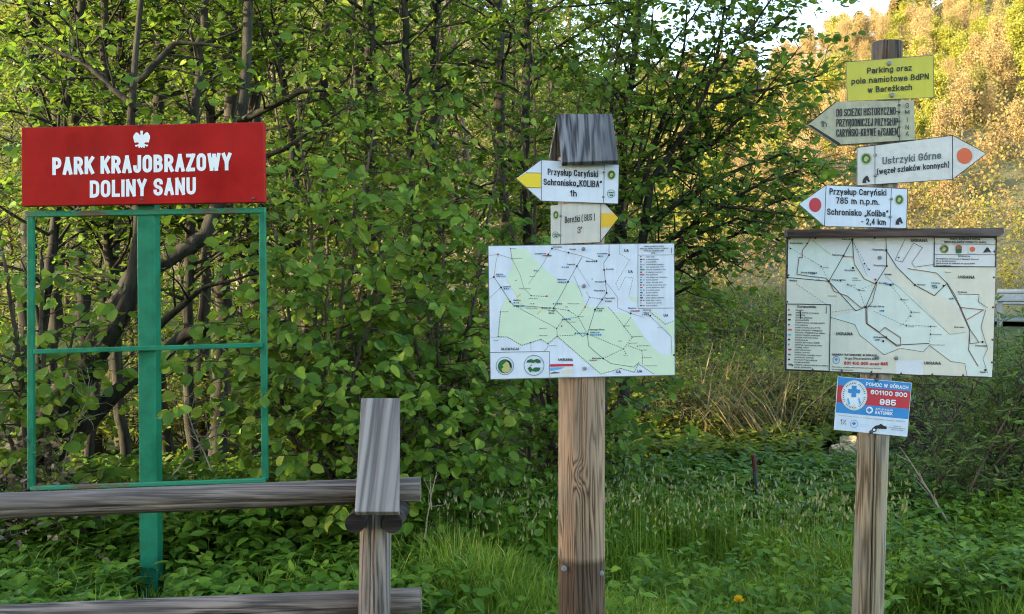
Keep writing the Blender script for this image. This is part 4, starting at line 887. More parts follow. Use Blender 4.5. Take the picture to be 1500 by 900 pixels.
def leaf_arrays(pos, dirs, ups, size, tmpl, tint):
    T, Q, Tr = tmpl; N = len(pos); k = len(T)
    d = nrm(dirs); u = nrm(ups - d * (ups * d).sum(1, keepdims=True)); x = np.cross(d, u)
    V = pos[:, None] + size[:, None, None] * (T[None, :, 0:1] * x[:, None] + T[None, :, 1:2] * d[:, None] + T[None, :, 2:3] * u[:, None])
    o = (np.arange(N) * k)[:, None, None]
    Fq = (Q[None] + o).reshape(-1, 4); Ft = (Tr[None] + o).reshape(-1, 3) if len(Tr) else np.zeros((0, 3), int)
    fs, ts = [], []
    if len(Ft): fs.append(Ft); ts.append(np.repeat(tint, len(Tr)))
    fs.append(Fq); ts.append(np.repeat(tint, len(Q)))
    return V.reshape(-1, 3), fs, np.concatenate(ts)

def walk(rng, p, d, length, n, wob=.12, pull=(0, 0, 0)):
    pts = [np.array(p, float)]; d = np.array(d, float) / np.linalg.norm(d); st = length / n
    for i in range(n):
        d = d + rng.normal(0, wob, 3) + np.array(pull) / n; d /= np.linalg.norm(d); pts.append(pts[-1] + d * st)
    return np.array(pts)

def along(P, t):
    s = np.linspace(0, 1, len(P)); return np.array([np.interp(t, s, P[:, k]) for k in range(3)]).T

class Plant:
    def __init__(s, seed): s.face = 0.0; s.rng = np.random.default_rng(seed); s.wood = Geo(); s.lp, s.ld, s.ln, s.ls, s.lt = [], [], [], [], []
    def stem(s, P, r0, r1, sides=6): s.wood.tube(P, np.linspace(r0, r1, len(P)) if np.isscalar(r0) else r0, sides)
    def leaf_twig(s, P, size, gap, droop=.25, flatness=.5, tint=(0, 1)):
        rng = s.rng; L = np.linalg.norm(np.diff(P, axis=0), axis=1).sum(); n = max(2, int(L / gap))
        t = np.sort(rng.uniform(.12, 1.0, n)); t[-1] = 1.0
        p = along(P, t); d = nrm(along(np.gradient(P, axis=0), t))
        side = np.cross(d, np.array([0, 0, 1.])); side = nrm(side + rng.normal(0, .25, side.shape)) * np.where(np.arange(n) % 2, 1, -1)[:, None]
        dirs = nrm(d * rng.uniform(.2, .9, (n, 1)) + side + np.array([0, 0, -1.]) * rng.uniform(0, droop * 2, (n, 1)))
        ups = np.array([0, s.face, 1.]) + rng.normal(0, flatness, (n, 3))
        sz = size * rng.choice([.45, .65, .85, 1.0, 1.2], n) * rng.uniform(.85, 1.12, n)
        s.lp.append(p + dirs * (sz * .15)[:, None]); s.ld.append(dirs); s.ln.append(ups); s.ls.append(sz)
        s.lt.append(np.clip(rng.normal((tint[0] + tint[1]) / 2, (tint[1] - tint[0]) / 3.2, n), 0, 1))
    def branch(s, p, d, length, r, depth, size, gap, pull=(0, 0, -.1), twig_gap=.13, twig_len=.35, droop=.25, flatness=.5, tint=(0, 1), t0=.15):
        rng = s.rng; n = max(4, int(length / .12)); P = walk(rng, p, d, length, n, .13, pull); s.stem(P, r, r * .3, 5 if r > .006 else 4)
        k = max(2, int(length / twig_gap)); ts = np.linspace(t0, 1, k)
        for i, t in enumerate(ts):
            q = along(P, t); dd = nrm(along(np.gradient(P, axis=0), t)); side = np.cross(dd, [0, 0, 1.]); side /= np.linalg.norm(side) + 1e-9
            nd = dd * .7 + side * (1 if i % 2 else -1) * rng.uniform(.5, 1.1) + np.array([0, 0, rng.uniform(-.25, .45)])
            L = twig_len * rng.uniform(.5, 1.2) * (1 - .4 * t)
            if depth > 1: s.branch(q, nd, L * 2, r * .5, depth - 1, size, gap, pull, twig_gap, twig_len, droop, flatness, tint, .2)
            else:
                Q = walk(rng, q, nd, L, 4, .15, pull); s.stem(Q, max(.0022, r * .28), .0012, 3); s.leaf_twig(Q, size, gap, droop, flatness, tint)
    def limb(s, P, r0, r1, n_br, blen, t0=.2, size=.08, gap=.05, depth=1, bias=(0, 0, 0), sides=8, bark=True, **kw):
        rng = s.rng; P = np.asarray(P, float); P = along(P, np.linspace(0, 1, max(12, len(P) * 4)))
        P[1:-1] += rng.normal(0, r0 * .15, P[1:-1].shape); s.stem(P, r0, r1, sides)
        for t in np.linspace(t0, 1, n_br):
            q = along(P, t); dd = nrm(along(np.gradient(P, axis=0), t)); a = rng.uniform(0, 2 * math.pi)
            x = np.cross(dd, [.3, .2, 1.]); x /= np.linalg.norm(x); y = np.cross(dd, x)
            nd = dd * rng.uniform(.2, .8) + x * math.cos(a) + y * math.sin(a) + np.array(bias)
            L = blen * rng.uniform(.55, 1.25) * (1 - .45 * t)
            s.branch(q, nd, L, max(.004, (r0 * (1 - t) + r1 * t) * .4), depth, size, gap, **kw)
    def finish(s, root, leafmat_, barkmat_, tmpl=ROUND, wood_name='trunk', leaf_name='crown'):
        a = s.wood.build(wood_name, barkmat_, root, smooth=True)
        pos = np.concatenate(s.lp); al = [pos, np.concatenate(s.ld), np.concatenate(s.ln), np.concatenate(s.ls)]; lt = np.concatenate(s.lt); T0 = tmpl[0]
        kind = s.rng.integers(0, 4, len(pos)); Vs, fs, ts, off = [], [], [], 0
        for k in range(4):      # broad, long, cupped and curled leaves
            q = kind == k; tm = (T0 * np.array([(1, 1, 1), (.82, 1.12, 1.3), (1.04, .92, 2.6), (.9, 1, -2.2)][k]), tmpl[1], tmpl[2])
            v, f_, t_ = leaf_arrays(*[a_[q] for a_ in al], tm, lt[q]); Vs.append(v); fs += [x_ + off for x_ in f_]; ts.append(t_); off += len(v)
        V = np.concatenate(Vs); ts = np.concatenate(ts)
        b_ = mk(leaf_name, V, fs, leafmat_, root, tint=ts); s.count = len(pos)
        return a, b_

def copy_tree(root):
    r = root.copy(); COL.objects.link(r)
    for ch in list(root.children):
        c = ch.copy(); COL.objects.link(c); c.parent = r
    return r

def gz(x, y): return float(height(np.array(float(x)), np.array(float(y))))

# ---------------------------------------------------------------- forest trees behind (copied)
def forest_tree(seed, H, rad, r0, n_br, t0, leaf, bark, size, gap, lean=.05, tmpl=SIMPLE, tint=(0, 1), blen=1.5, tg=.2, tl=.5):
    P = Plant(seed); rng = P.rng
    root = empty('forest_tree', (0, 0, 0), 'x', 'tree')
    tr = walk(rng, (0, 0, -.2), (rng.normal(0, lean), rng.normal(0, lean), 1), H, 14, .045, (0, 0, .2))
    P.limb(tr, r0, r0 * .25, n_br, blen, t0, size, gap, 1, (0, 0, .15), 8, pull=(0, 0, -.15), twig_gap=tg, twig_len=tl, droop=.3, flatness=.55, tint=tint)
    P.finish(root, M[leaf], M[bark], tmpl); return root
kinds = [
    (forest_tree(11, 6.5, 1, .045, 60, .10, 'leaf_mid', 'bark', .066, .034, tint=(0, .9), tg=.17), 'mid green young tree in the wood, leafy down to its foot'),
    (forest_tree(12, 7.5, 1, .055, 60, .12, 'leaf_mid', 'bark', .064, .034, tint=(.1, 1), tg=.17), 'mid green tree of the wood with a slim grey-brown trunk'),
    (forest_tree(13, 7.0, 1, .040, 60, .06, 'leaf_spring', 'bark', .068, .036, tint=(0, 1), tg=.17), 'fresh yellow-green young tree deep in the wood'),
    (forest_tree(14, 9.0, 1, .060, 60, .12, 'leaf_spring', 'bark_tan', .072, .04, tint=(.1, 1), blen=1.8, tg=.18), 'yellow-green tree with a tan trunk deep in the wood'),
    (forest_tree(15, 10.0, 1, .085, 40, .40, 'leaf_mid', 'bark_dark', .068, .038, tint=(0, .8), blen=1.8, tg=.17), 'tall dark-trunked tree of the wood, bare low down'),
    (forest_tree(16, 8.0, 1, .05, 64, .24, 'leaf_near', 'bark_dark', .068, .030, tint=(0, .9), blen=1.5, tg=.16), 'dark-barked tree at the edge of the wood with leaves from head height up'),
]
GRP = 'trees of the wood behind the signs'
spots = []
rr = random.Random(3)
def put(kind, px, d, sc=1.0, dz=0):
    spots.append((kind, (px - 750) / F * d, d, sc))
# trunks one can tell apart above and beside the red board
for kind, px, d, sc in [(4, 140, 9.5, 1), (4, 178, 10.2, 1.0), (4, 245, 9.0, .95), (4, 318, 8.8, 1.1), (4, 395, 9.4, 1.05), (4, 60, 10.0, 1), (4, 470, 10.5, 1), (4, 20, 8.6, 1), (4, 300, 9.8, .9), (4, 560, 9.8, 1.05), (4, 660, 10.0, 1), (4, 745, 9.6, 1.05),
                        (5, 50, 7.3, 1), (5, 125, 7.9, .95), (5, 190, 7.9, 1), (5, 365, 7.7, 1), (5, 290, 7.3, .95), (5, 450, 7.5, 1), (5, 640, 7.9, 1.0), (5, 800, 7.9, 1.05), (5, 875, 8.3, 1),
                        (4, 215, 13, 1), (4, 520, 14, 1)]: put(kind, px, d, sc)
for i in range(60):
    d = 11.2 + 17 * (i / 60) ** 1.1; px = rr.uniform(-60, 940 if d > 14 else 860)
    if d - .45 * (px - 750) / F * d < 11.3: continue
    put(rr.choice([2, 3, 2, 2, 0, 1]), px, d, rr.uniform(.9, 1.25))
for i in range(34):
    d = 28 + 20 * (i / 34); put(rr.choice([2, 3, 3, 1]), rr.uniform(-80, 950), d, rr.uniform(1.5, 2.3))
used = set()
for kind, x, y, sc in spots:
    root, label = kinds[kind]; o = root if kind not in used else copy_tree(root); used.add(kind)
    o.location = (x, y, gz(x, y)); o.rotation_euler = (0, 0, rr.uniform(0, 6.28)); o.scale = (sc, sc, sc); tag(o, label, 'tree', GRP)

# ---------------------------------------------------------------- old leaning tree on the left
P = Plant(31); P.face = -.6; dl = 6.3
rt = empty('leaning_tree', at(30, 700, dl) * np.array([1, 1, 0]), 'old dark tree with thick trunk leaning right behind the green frame', 'tree')
P.stem(along(np.array([at(-40, 760, dl), at(60, 635, dl), at(130, 530, dl), at(175, 455, dl + .1), at(200, 400, dl + .2), at(240, 385, dl + .25), at(300, 345, dl + .3), at(340, 250, dl + .4), at(360, 120, dl + .5), at(365, -60, dl + .6)]), np.linspace(0, 1, 40)), np.interp(np.linspace(0, 1, 40), [0, .35, .55, 1], [.15, .095, .062, .038]), 10)
P.stem(along(np.array([at(20, 720, dl + .1), at(110, 640, dl + .1), at(170, 575, dl + .15), at(240, 520, dl + .2), at(270, 490, dl + .2), at(320, 478, dl + .1), at(360, 492, dl), at(420, 470, dl - .1)]), np.linspace(0, 1, 30)), np.interp(np.linspace(0, 1, 30), [0, .5, .75, 1], [.075, .05, .042, .012]), 8)
P.stem(along(np.array([at(120, 560, dl), at(170, 480, dl - .1), at(190, 430, dl - .1), at(205, 330, dl), at(190, 200, dl + .1), at(200, 60, dl + .2), at(215, -70, dl + .3)]), np.linspace(0, 1, 24)), np.linspace(.06, .016, 24), 8)
for q in ([at(230, 480, dl), at(300, 420, dl - .2), at(380, 400, dl - .4)], [at(310, 478, dl), at(350, 510, dl - .2), at(385, 560, dl - .3)], [at(90, 590, dl), at(60, 480, dl - .1), at(30, 380, dl - .2)], [at(205, 330, dl), at(260, 250, dl - .1), at(300, 150, dl)], [at(200, 160, dl), at(120, 90, dl), at(40, 60, dl)], [at(350, 180, dl + .4), at(450, 130, dl + .1), at(540, 140, dl)], [at(330, 260, dl + .3), at(420, 215, dl), at(520, 150, dl)], [at(200, 120, dl), at(260, 60, dl), at(330, 70, dl)]):
    P.limb(q, .028, .006, 7, .8, .2, .075, .055, 1, (0, 0, .1), 6, pull=(0, 0, -.15), twig_gap=.16, twig_len=.32, tint=(.1, .9))
P.finish(rt, M['leaf_near'], M['bark_dark'])

# ---------------------------------------------------------------- hazel bushes between the two left signs
def hazel(seed, px, d, stems, size, label, n_br=18, blen=.85, leaf='leaf_near', name='hazel_bush', tint=(0, 1), gap=.035, br0=.10):
    P = Plant(seed); P.face = -.75; rng = P.rng; b0 = at(px, 450, d); b0[2] = gz(b0[0], d)
    rt = empty(name, b0, label, 'bush')
    for (tx, ty, dd) in stems:
        e = at(tx, ty, d + dd); mid = b0 * .45 + e * .55 + np.array([(b0[0] - e[0]) * .12, 0, .25])
        st = b0 + rng.normal(0, .08, 3) * np.array([1, 1, 0]) + np.array([0, 0, -.05])
        t = np.linspace(0, 1, 12)[:, None]; C = (1 - t) ** 2 * st + 2 * t * (1 - t) * mid + t * t * e
        P.limb(C, .022, .007, n_br, blen, br0, size, gap, 1, (0, -.1, .05), 6, pull=(0, 0, -.25), twig_gap=.14, twig_len=.34, droop=.55, flatness=.55, tint=tint)
    P.finish(rt, M[leaf], M['twig'], wood_name='stems', leaf_name='foliage'); return P.count
c = 0
c += hazel(41, 470, 5.9, [(400, 330, -.3), (450, 240, .2), (520, 300, -.3), (560, 420, -.5), (420, 470, -.5), (600, 330, .1), (480, 420, -.6), (550, 180, .4), (380, 520, -.5)], .079, 'big-leaved green hazel bush just right of the green frame')
c += hazel(42, 650, 6.2, [(590, 420, -.4), (650, 300, 0), (700, 420, -.4), (730, 250, .3), (640, 500, -.6), (600, 230, .3), (690, 560, -.4), (760, 400, .1)], .070, 'round-leaved hazel bush left of the middle signpost')
c += hazel(43, 560, 5.6, [(520, 560, -.3), (600, 600, -.2), (470, 600, -.3), (640, 640, -.1), (430, 650, -.2), (680, 690, -.1)], .072, 'low hazel bush behind the capped fence post', 11, .7)
c += hazel(44, 800, 7.0, [(760, 150, .2), (850, 130, .2), (830, 300, 0), (900, 480, -.2), (950, 560, -.2), (780, 60, .4), (900, 60, .5), (880, 620, -.2), (700, 100, .2)], .068, 'dark green bush directly behind the middle signpost', 15, .9, 'leaf_dark')
c += hazel(45, 60, 5.8, [(10, 420, -.2), (60, 380, 0), (-10, 300, .1), (20, 520, -.2), (110, 480, .1), (-40, 560, -.1)], .08, 'leafy green bush at the left behind the park sign', 11, .7)
c += hazel(46, 480, 7.2, [(430, 100, 0), (520, 60, .2), (600, 110, .1), (380, 40, .3), (660, 40, .3), (480, 200, -.2), (640, 180, 0)], .066, 'tall leafy bush rising between the red board and the middle signpost', 13, 1.0, 'leaf_near')
print('hazel leaves', c)

# ---------------------------------------------------------------- tree with branches sweeping right
P = Plant(51); P.face = -.4; dt = 7.6
rt = empty('spreading_tree', at(905, 450, dt) * np.array([1, 1, 0]), 'dark leafed tree whose long branches sweep up to the right of the middle signpost', 'tree')
tr0 = [at(900, 760, dt), at(915, 560, dt), at(935, 400, dt), at(953, 267, dt)]
P.stem(along(np.array(tr0), np.linspace(0, 1, 20)), np.linspace(.065, .035, 20), 9)
KW = dict(pull=(0, 0, -.12), twig_gap=.12, twig_len=.30, droop=.3, flatness=.55, tint=(0, 1))
limbs = [([(953, 267), (1007, 187), (1040, 120), (1083, 63), (1130, 0), (1160, -60)], 13, .75), ([(960, 255), (1023, 173), (1063, 140), (1117, 133), (1170, 120), (1205, 110)], 13, .6),
         ([(935, 300), (965, 190), (990, 123), (1003, 60), (1010, -40)], 12, .8), ([(940, 400), (994, 392), (1016, 374), (1085, 340), (1125, 300), (1180, 285)], 11, .6),
         ([(945, 330), (1020, 280), (1090, 245), (1150, 225), (1195, 235)], 12, .6), ([(930, 420), (1000, 350), (1080, 320), (1150, 330)], 9, .55),
         ([(925, 480), (975, 440), (1010, 420), (1060, 380)], 6, .45), ([(950, 270), (1000, 230), (1080, 190), (1150, 175)], 11, .6), ([(915, 350), (890, 230), (900, 100), (930, -20)], 12, .9),
         ([(1083, 63), (1120, 50), (1160, 20)], 7, .45), ([(975, 225), (1060, 40), (1085, -40)], 10, .7), ([(1150, 225), (1190, 250), (1215, 280)], 5, .4), ([(1085, 340), (1140, 350), (1170, 390)], 4, .4),
         ([(930, 300), (950, 100), (960, -30)], 10, .8), ([(953, 267), (1040, 215), (1110, 150), (1170, 70)], 12, .6), ([(940, 380), (1030, 320), (1110, 270), (1170, 250)], 12, .6), ([(1003, 160), (1050, 90), (1060, 20), (1065, -40)], 10, .65), ([(945, 340), (1000, 290), (1050, 300), (1120, 310), (1190, 320)], 10, .5), ([(930, 430), (985, 360), (1040, 365), (1090, 395)], 8, .5)]
for k, (q, nb, bl) in enumerate(limbs):
    dz = np.linspace(0, (-.5, .4, .2, -.4, .5, -.7)[k % 6], len(q))
    P.limb([at(x, y, dt + z) for (x, y), z in zip(q, dz)], .026 if len(q) > 3 else .014, .004, int(nb * 2.0), bl, .10, .064, .034, 1, (.25, 0, .1), 7, **KW)
P.finish(rt, M['leaf_dark'], M['bark_dark'], ROUND); print('tree leaves', P.count)

# ---------------------------------------------------------------- dark willow bush at the right edge
P = Plant(61); rng = P.rng; dw = 6.2
b0 = at(1450, 450, dw); b0[2] = gz(b0[0], dw)
rt = empty('willow_bush', b0, 'dark narrow-leaved willow bush at the right edge', 'bush')
for i in range(34):
    px = rng.uniform(1360, 1640); top = np.interp(px, [1360, 1400, 1450, 1600], [680, 585, 525, 470]) + rng.uniform(-20, 60)
    d = dw + rng.uniform(-.5, .6); a = b0 + rng.normal(0, .28, 3) * np.array([1.3, .8, 0]); a[2] = gz(a[0], a[1]); e = at(px, top, d)
    P.limb([a, a * .5 + e * .5 + np.array([0, 0, .06]), e], .010, .003, 9, .45, .15, .066, .017, 1, (0, 0, .5), 5, pull=(0, 0, .2), twig_gap=.085, twig_len=.22, droop=.1, flatness=.8, tint=(0, 1))
P.finish(rt, M['leaf_willow'], M['twig'], NARROW, 'stems', 'foliage')

# ---------------------------------------------------------------- heap of dark brushwood under the rescue sign's right
rng = np.random.default_rng(71); g = Geo(); db = 8.2
for i in range(260):
    c = at(rng.normal(1362, 26), rng.normal(640, 40), db + rng.uniform(-.4, .5)); d = nrm(rng.normal(0, 1, 3) + np.array([.3, 0, .5]))
    g.tube(walk(rng, c - d * .3, d, rng.uniform(.3, .9), 5, .2), np.linspace(rng.uniform(.004, .012), .002, 6), 4)
c = at(1362, 660, db)
o = g.build('brush_heap', M['twig']); tag(o, 'tangled heap of dark dead branches right of the slim signpost', 'brushwood')
# fallen log and split pieces
def log_thing(name, a, b, r, mat_, label, cat, sides=14, group=None):
    o = log_mesh(lerp_pts(a, b, 10), r, name, mat_, None, sides, seed=7); return tag(o, label, cat, group)
log_thing('fallen_log', at(1288, 655, 8.9), at(1352, 667, 8.5), .11, M['bark_dark'], 'dark fallen log lying behind the slim signpost', 'log')
def split_log(a, b, r, roll, label):
    a, b = np.asarray(a), np.asarray(b); T = nrm(b - a); up = np.array([0, math.sin(roll), math.cos(roll)]); x = nrm(np.cross(T, up)); up = np.cross(x, T)
    an = np.linspace(0, math.pi, 9); prof = [(math.cos(t), math.sin(t) * .8) for t in an]
    rows = [p + r * k * (np.array([u for u, _ in prof])[:, None] * x + np.array([-w for _, w in prof])[:, None] * up) for p, k in ((a, .94), (a + T * .02, 1), (b - T * .02, 1), (b, .94))]
    V = np.concatenate(rows); n = 9; g = Geo(); i = np.arange(3)[:, None] * n; j = np.arange(n)[None]; j2 = (j + 1) % n
    g.add(V, [np.stack([i + j, i + j2, i + n + j2, i + n + j], -1).reshape(-1, 4), np.arange(n)[::-1], np.arange(n) + 3 * n])
    o = g.build('split_log', M['wood_cut']); return tag(o, label, 'log', 'split logs lying in the sun')
def on_ground(px, d, up): p = at(px, 450, d); p[2] = gz2(p[0], d) + up; return p
def gz2(x, y): return float(height(np.array(float(x)), np.array(float(y))))
split_log(on_ground(1222, 9.75, .03), on_ground(1246, 9.95, .04), .085, -1.2, 'pale split log lying lowest on the left of the little pile')
split_log(on_ground(1230, 9.95, .12), on_ground(1254, 9.85, .13), .075, -.9, 'pale split log lying on top of the little pile')
split_log(on_ground(1240, 9.6, .02), on_ground(1258, 9.75, .05), .08, -1.4, 'pale split log lying in front on the right of the little pile')

# ---------------------------------------------------------------- dry reeds
rng = np.random.default_rng(81)
def blades(base, head, lean, H, W_, curl, rng, tint):
    """grass-like blades: base (N,3), head angle, lean 0..1, height, width"""
    N = len(base); dirv = np.stack([np.cos(head), np.sin(head), np.zeros(N)], -1); side = np.stack([-np.sin(head + 1.2 * (rng.random(N) - .5)), np.cos(head), np.zeros(N)], -1)
    ts = np.array([0, .4, .75, 1.0]); rows = []
    for k, t in enumerate(ts):
        out = lean * t + curl * t ** 2.5; up = np.sqrt(np.maximum(.05, 1 - np.minimum(.95, out ** 2 * .6))) * t
        c = base + dirv * (out * H * .8)[:, None] + np.array([0, 0, 1.]) * (up * H)[:, None]
        w = W_ * (1, .85, .5, 0)[k]
        rows.append(c) if k == 3 else rows.extend([c - side * w[:, None] / 2, c + side * w[:, None] / 2])
    V = np.stack(rows, 1); o = (np.arange(N) * 7)[:, None]
    Q = np.concatenate([np.array([[0, 1, 3, 2]]) + o, np.array([[2, 3, 5, 4]]) + o]); T3 = np.array([[4, 5, 6]]) + o
    return V.reshape(-1, 3), [T3, Q], np.concatenate([tint, tint, tint])
n = 140; bx = rng.normal(0, .42, n); by = rng.normal(0, .35, n); c = at(1085, 450, 10.6)
base = np.stack([c[0] + bx, c[1] + by, np.zeros(n)], -1); base[:, 2] = height(base[:, 0], base[:, 1])
V, fs, ts = blades(base, rng.normal(.2, .9, n), rng.uniform(.1, .8, n), rng.uniform(.7, 1.55, n), rng.uniform(.010, .022, n), rng.uniform(0, .5, n), rng, rng.random(n))
tag(mk('reed_clump', V, fs, M['straw'], tint=ts), 'clump of dry straw-coloured reeds between the two map boards', 'reeds')
n = 70; base = np.stack([at(1120, 0, 9.9)[0] + rng.normal(0, .25, n), 9.9 + rng.normal(0, .2, n), np.zeros(n)], -1); base[:, 2] = height(base[:, 0], base[:, 1]) + .15
V, fs, ts = blades(base, rng.normal(3.0, .5, n), rng.uniform(.5, 1.1, n), rng.uniform(.5, .95, n), rng.uniform(.010, .02, n), rng.uniform(0, .4, n), rng, rng.random(n))
tag(mk('reed_clump', V, fs, M['straw'], tint=ts), 'low bent clump of dry reeds leaning left of the riding map', 'reeds')

# ---------------------------------------------------------------- low sunlit bushes on the bank
def low_bush(seed, leaf, size, w=.8, h=.6):
    P = Plant(seed); rng = P.rng; root = empty('low_bush', (0, 0, 0), 'x', 'bush')
    for i in range(16):
        a = rng.uniform(0, 6.28); e = np.array([math.cos(a) * w * rng.uniform(.2, .9), math.sin(a) * w * rng.uniform(.2, .9), h * rng.uniform(.5, 1.2)])
        P.limb([rng.normal(0, .05, 3) * np.array([1, 1, 0]), e * .5 + np.array([0, 0, .12]), e], .008, .003, 6, .35, .2, size, .04, 1, (0, 0, .15), 5, twig_gap=.11, twig_len=.22, tint=(0, 1))
    P.finish(root, M[leaf], M['twig'], SIMPLE, 'stems', 'foliage'); return root
lb = [(low_bush(91, 'leaf_spring', .06), 'low yellow-green bush in the patches of sun behind the signs'), (low_bush(92, 'leaf_mid', .065, .9, .8), 'low mid green bush on the bank behind the signposts')]
used = set(); rr = random.Random(8)
lspots = [(0, 985, 11.3), (0, 1040, 11.0), (1, 950, 11.6), (0, 1010, 12.4), (0, 1100, 11.5), (0, 1150, 11.2), (0, 1195, 11.8), (1, 1075, 12.6), (0, 900, 12), (1, 1130, 12.8), (0, 1220, 10.8), (1, 1010, 13.5), (0, 960, 13), (1, 1290, 11.5), (0, 1340, 12.5), (1, 1000, 16), (1, 1060, 17), (0, 1120, 18), (1, 1180, 15), (1, 1250, 14), (1, 1400, 12), (1, 960, 18), (0, 1030, 20), (0, 1060, 10.9), (0, 1135, 10.5), (0, 1020, 10.6), (0, 975, 10.7), (0, 1085, 10.4), (0, 1170, 10.7), (1, 1180, 13.5), (1, 1100, 14.5), (1, 1030, 14.2), (0, 130, 9.6), (0, 205, 9.9), (0, 300, 9.4), (0, 372, 10.0)]
for k, px, d in lspots:
    root, label = lb[k]; o = root if k not in used else copy_tree(root); used.add(k); x = (px - 750) / F * d
    s = rr.uniform(.8, 1.2) * (1.5 if px < 800 else 1) * (1 + max(0, d - 13) * .06); o.location = (x, d, gz(x, d)); o.rotation_euler = (0, 0, rr.uniform(0, 6.28)); o.scale = (s, s, s * .9); tag(o, label, 'bush', 'low bushes behind the signs')
# dry earth showing along the edge of the bank
xs = np.linspace(1.7, 3.9, 40); yn = 10.5 + .12 * np.sin(xs * 4) + .06 * np.sin(xs * 11); yf = yn + .26 + .1 * np.sin(xs * 7)
V = np.concatenate([np.stack([xs, yn, height(xs, yn) + .02], -1), np.stack([xs, (yn + yf) / 2, height(xs, (yn + yf) / 2) + .035], -1), np.stack([xs, yf, height(xs, yf) + .02], -1)])
i = np.arange(39); tag(mk('bank_path', V, [np.concatenate([np.stack([i, i + 1, i + 41, i + 40], -1), np.stack([i + 40, i + 41, i + 81, i + 80], -1)])], M['dry_soil']), kind='structure')

# ---------------------------------------------------------------- dry shrub and pale twigs
def twig_thing(name, px0, py0, px1, py1, d, n, r, label, cat, seed, mat_='twig_dry', spread_=.35, wob=.1):  # a loose dry stem with thin side twigs
    rng = np.random.default_rng(seed); g = Geo(); a = at(px0, py0, d); b_ = at(px1, py1, d); L = np.linalg.norm(b_ - a)
    P = walk(rng, a, b_ - a, L, 10, wob * .3); P = P + (b_ - P[-1]) * np.linspace(0, 1, 11)[:, None]; g.tube(P, np.linspace(r, r * .3, 11), 5)
    for k in range(n):
        t = rng.uniform(.2, .95); q = along(P, t); d2 = nrm(b_ - a) + rng.normal(0, spread_, 3); g.tube(walk(rng, q, d2, L * rng.uniform(.15, .45), 5, wob), np.linspace(r * .5, r * .15, 6), 4)
    return tag(g.build(name, M[mat_]), label, cat)
twig_thing('dry_stem', 1392, 772, 1318, 655, 5.6, 5, .010, 'long pale bare stem leaning left beside the willow bush', 'dead twigs', 1)
twig_thing('dry_stem', 1163, 690, 1172, 610, 9.2, 4, .008, 'pale forked bare stem standing before the bank', 'dead twigs', 2)
twig_thing('dry_stem', 622, 790, 640, 690, 4.6, 5, .004, 'thin pale stem beside the cut ends of the fence rails', 'dead twigs', 3)
twig_thing('dry_stem', 310, 690, 260, 570, 5.6, 12, .006, 'tan dry twigs arching inside the green frame, nearest the post', 'dead twigs', 4, spread_=.9, wob=.3)
twig_thing('dry_stem', 250, 700, 345, 600, 5.7, 12, .006, 'tan dry twigs curling inside the lower right of the green frame', 'dead twigs', 5, spread_=.9, wob=.3)
twig_thing('dry_stem', 90, 700, 130, 560, 5.6, 14, .006, 'dry brown twigs inside the lower left of the green frame', 'dead twigs', 6, spread_=.9, wob=.3)
P = Plant(95); rng = P.rng; b0 = at(20, 450, 5.3); b0[2] = gz(b0[0], 5.3)
rt = empty('dry_bush', b0, 'half dry brownish bush at the left edge behind the fence', 'bush')
for k in range(14):
    e = at(rng.uniform(-60, 110), rng.uniform(570, 780), 5.3 + rng.uniform(-.3, .4)); P.limb([b0 + rng.normal(0, .2, 3) * np.array([1, .6, 0]), b0 * .4 + e * .6 + np.array([0, 0, .05]), e], .007, .002, 7, .4, .2, .045, .05, 1, (0, 0, .2), 5, twig_gap=.1, twig_len=.2, tint=(0, 1), flatness=1.0)
P.finish(rt, M['leaf_litter'], M['twig'], SIMPLE, 'stems', 'foliage')

# ---------------------------------------------------------------- marker stake
st = empty('marker_stake', at(1110, 735, 6.3), 'thin dark stake with a red top standing in the weeds', 'stake')
a, b_ = at(1114, 770, 6.3), at(1106, 690, 6.3); g = Geo(); g.tube(lerp_pts(a, b_, 4), .016, 8); g.build('shaft', M['dark_steel'], st)
a, b_ = b_, at(1103.5, 667, 6.3); g = Geo(); g.tube([a, a * .5 + b_ * .5, b_, b_ + (0, 0, .006)], [.0165, .0165, .0165, .011], 8); g.build('painted_top', flat('dull_red_paint', (.09, .022, .02), .6, .3), st)

# ---------------------------------------------------------------- guard rails by the road
def guard_rail(name, y_off, x0, x1, zt, mat_, label):
    rt = empty(name, (x0, road_y(x0) + y_off, 1.2), label, 'guard rail')
    prof = [(0, 0), (.03, .03), (.07, .03), (.10, .0), (.15, -.0), (.20, .0), (.23, .03), (.27, .03), (.31, 0)]
    xs = np.linspace(x0, x1, 30); V = []
    for x in xs:
        for h, o in prof: V.append((x, road_y(x) + y_off - o - .09, zt - .31 + h))
    V = np.array(V); n = len(prof); i = np.arange(29)[:, None] * n; j = np.arange(n - 1)[None]
    o = mk('beam', V, [np.stack([i + j, i + n + j, i + n + j + 1, i + j + 1], -1).reshape(-1, 4)], M[mat_], rt)
    md = o.modifiers.new('s', 'SOLIDIFY'); md.thickness = .005; md.offset = 0
    x = x0 + .12
    while x < x1:
        g = Geo(); g.box((x, road_y(x) + y_off, (zt - .02 + .9) / 2), (.05, .035, (zt - .02 - .9) / 2)); g.build('post', M[mat_], rt); x += 2.0
guard_rail('guard_rail', -3.1, 11.8, 26, 2.03, 'galv', 'grey steel guard rail on the near side of the road at the right edge')
guard_rail('guard_rail', 3.4, 15.0, 30, 1.98, 'galv_warm', 'pale guard rail across the road, seen past the near rail')

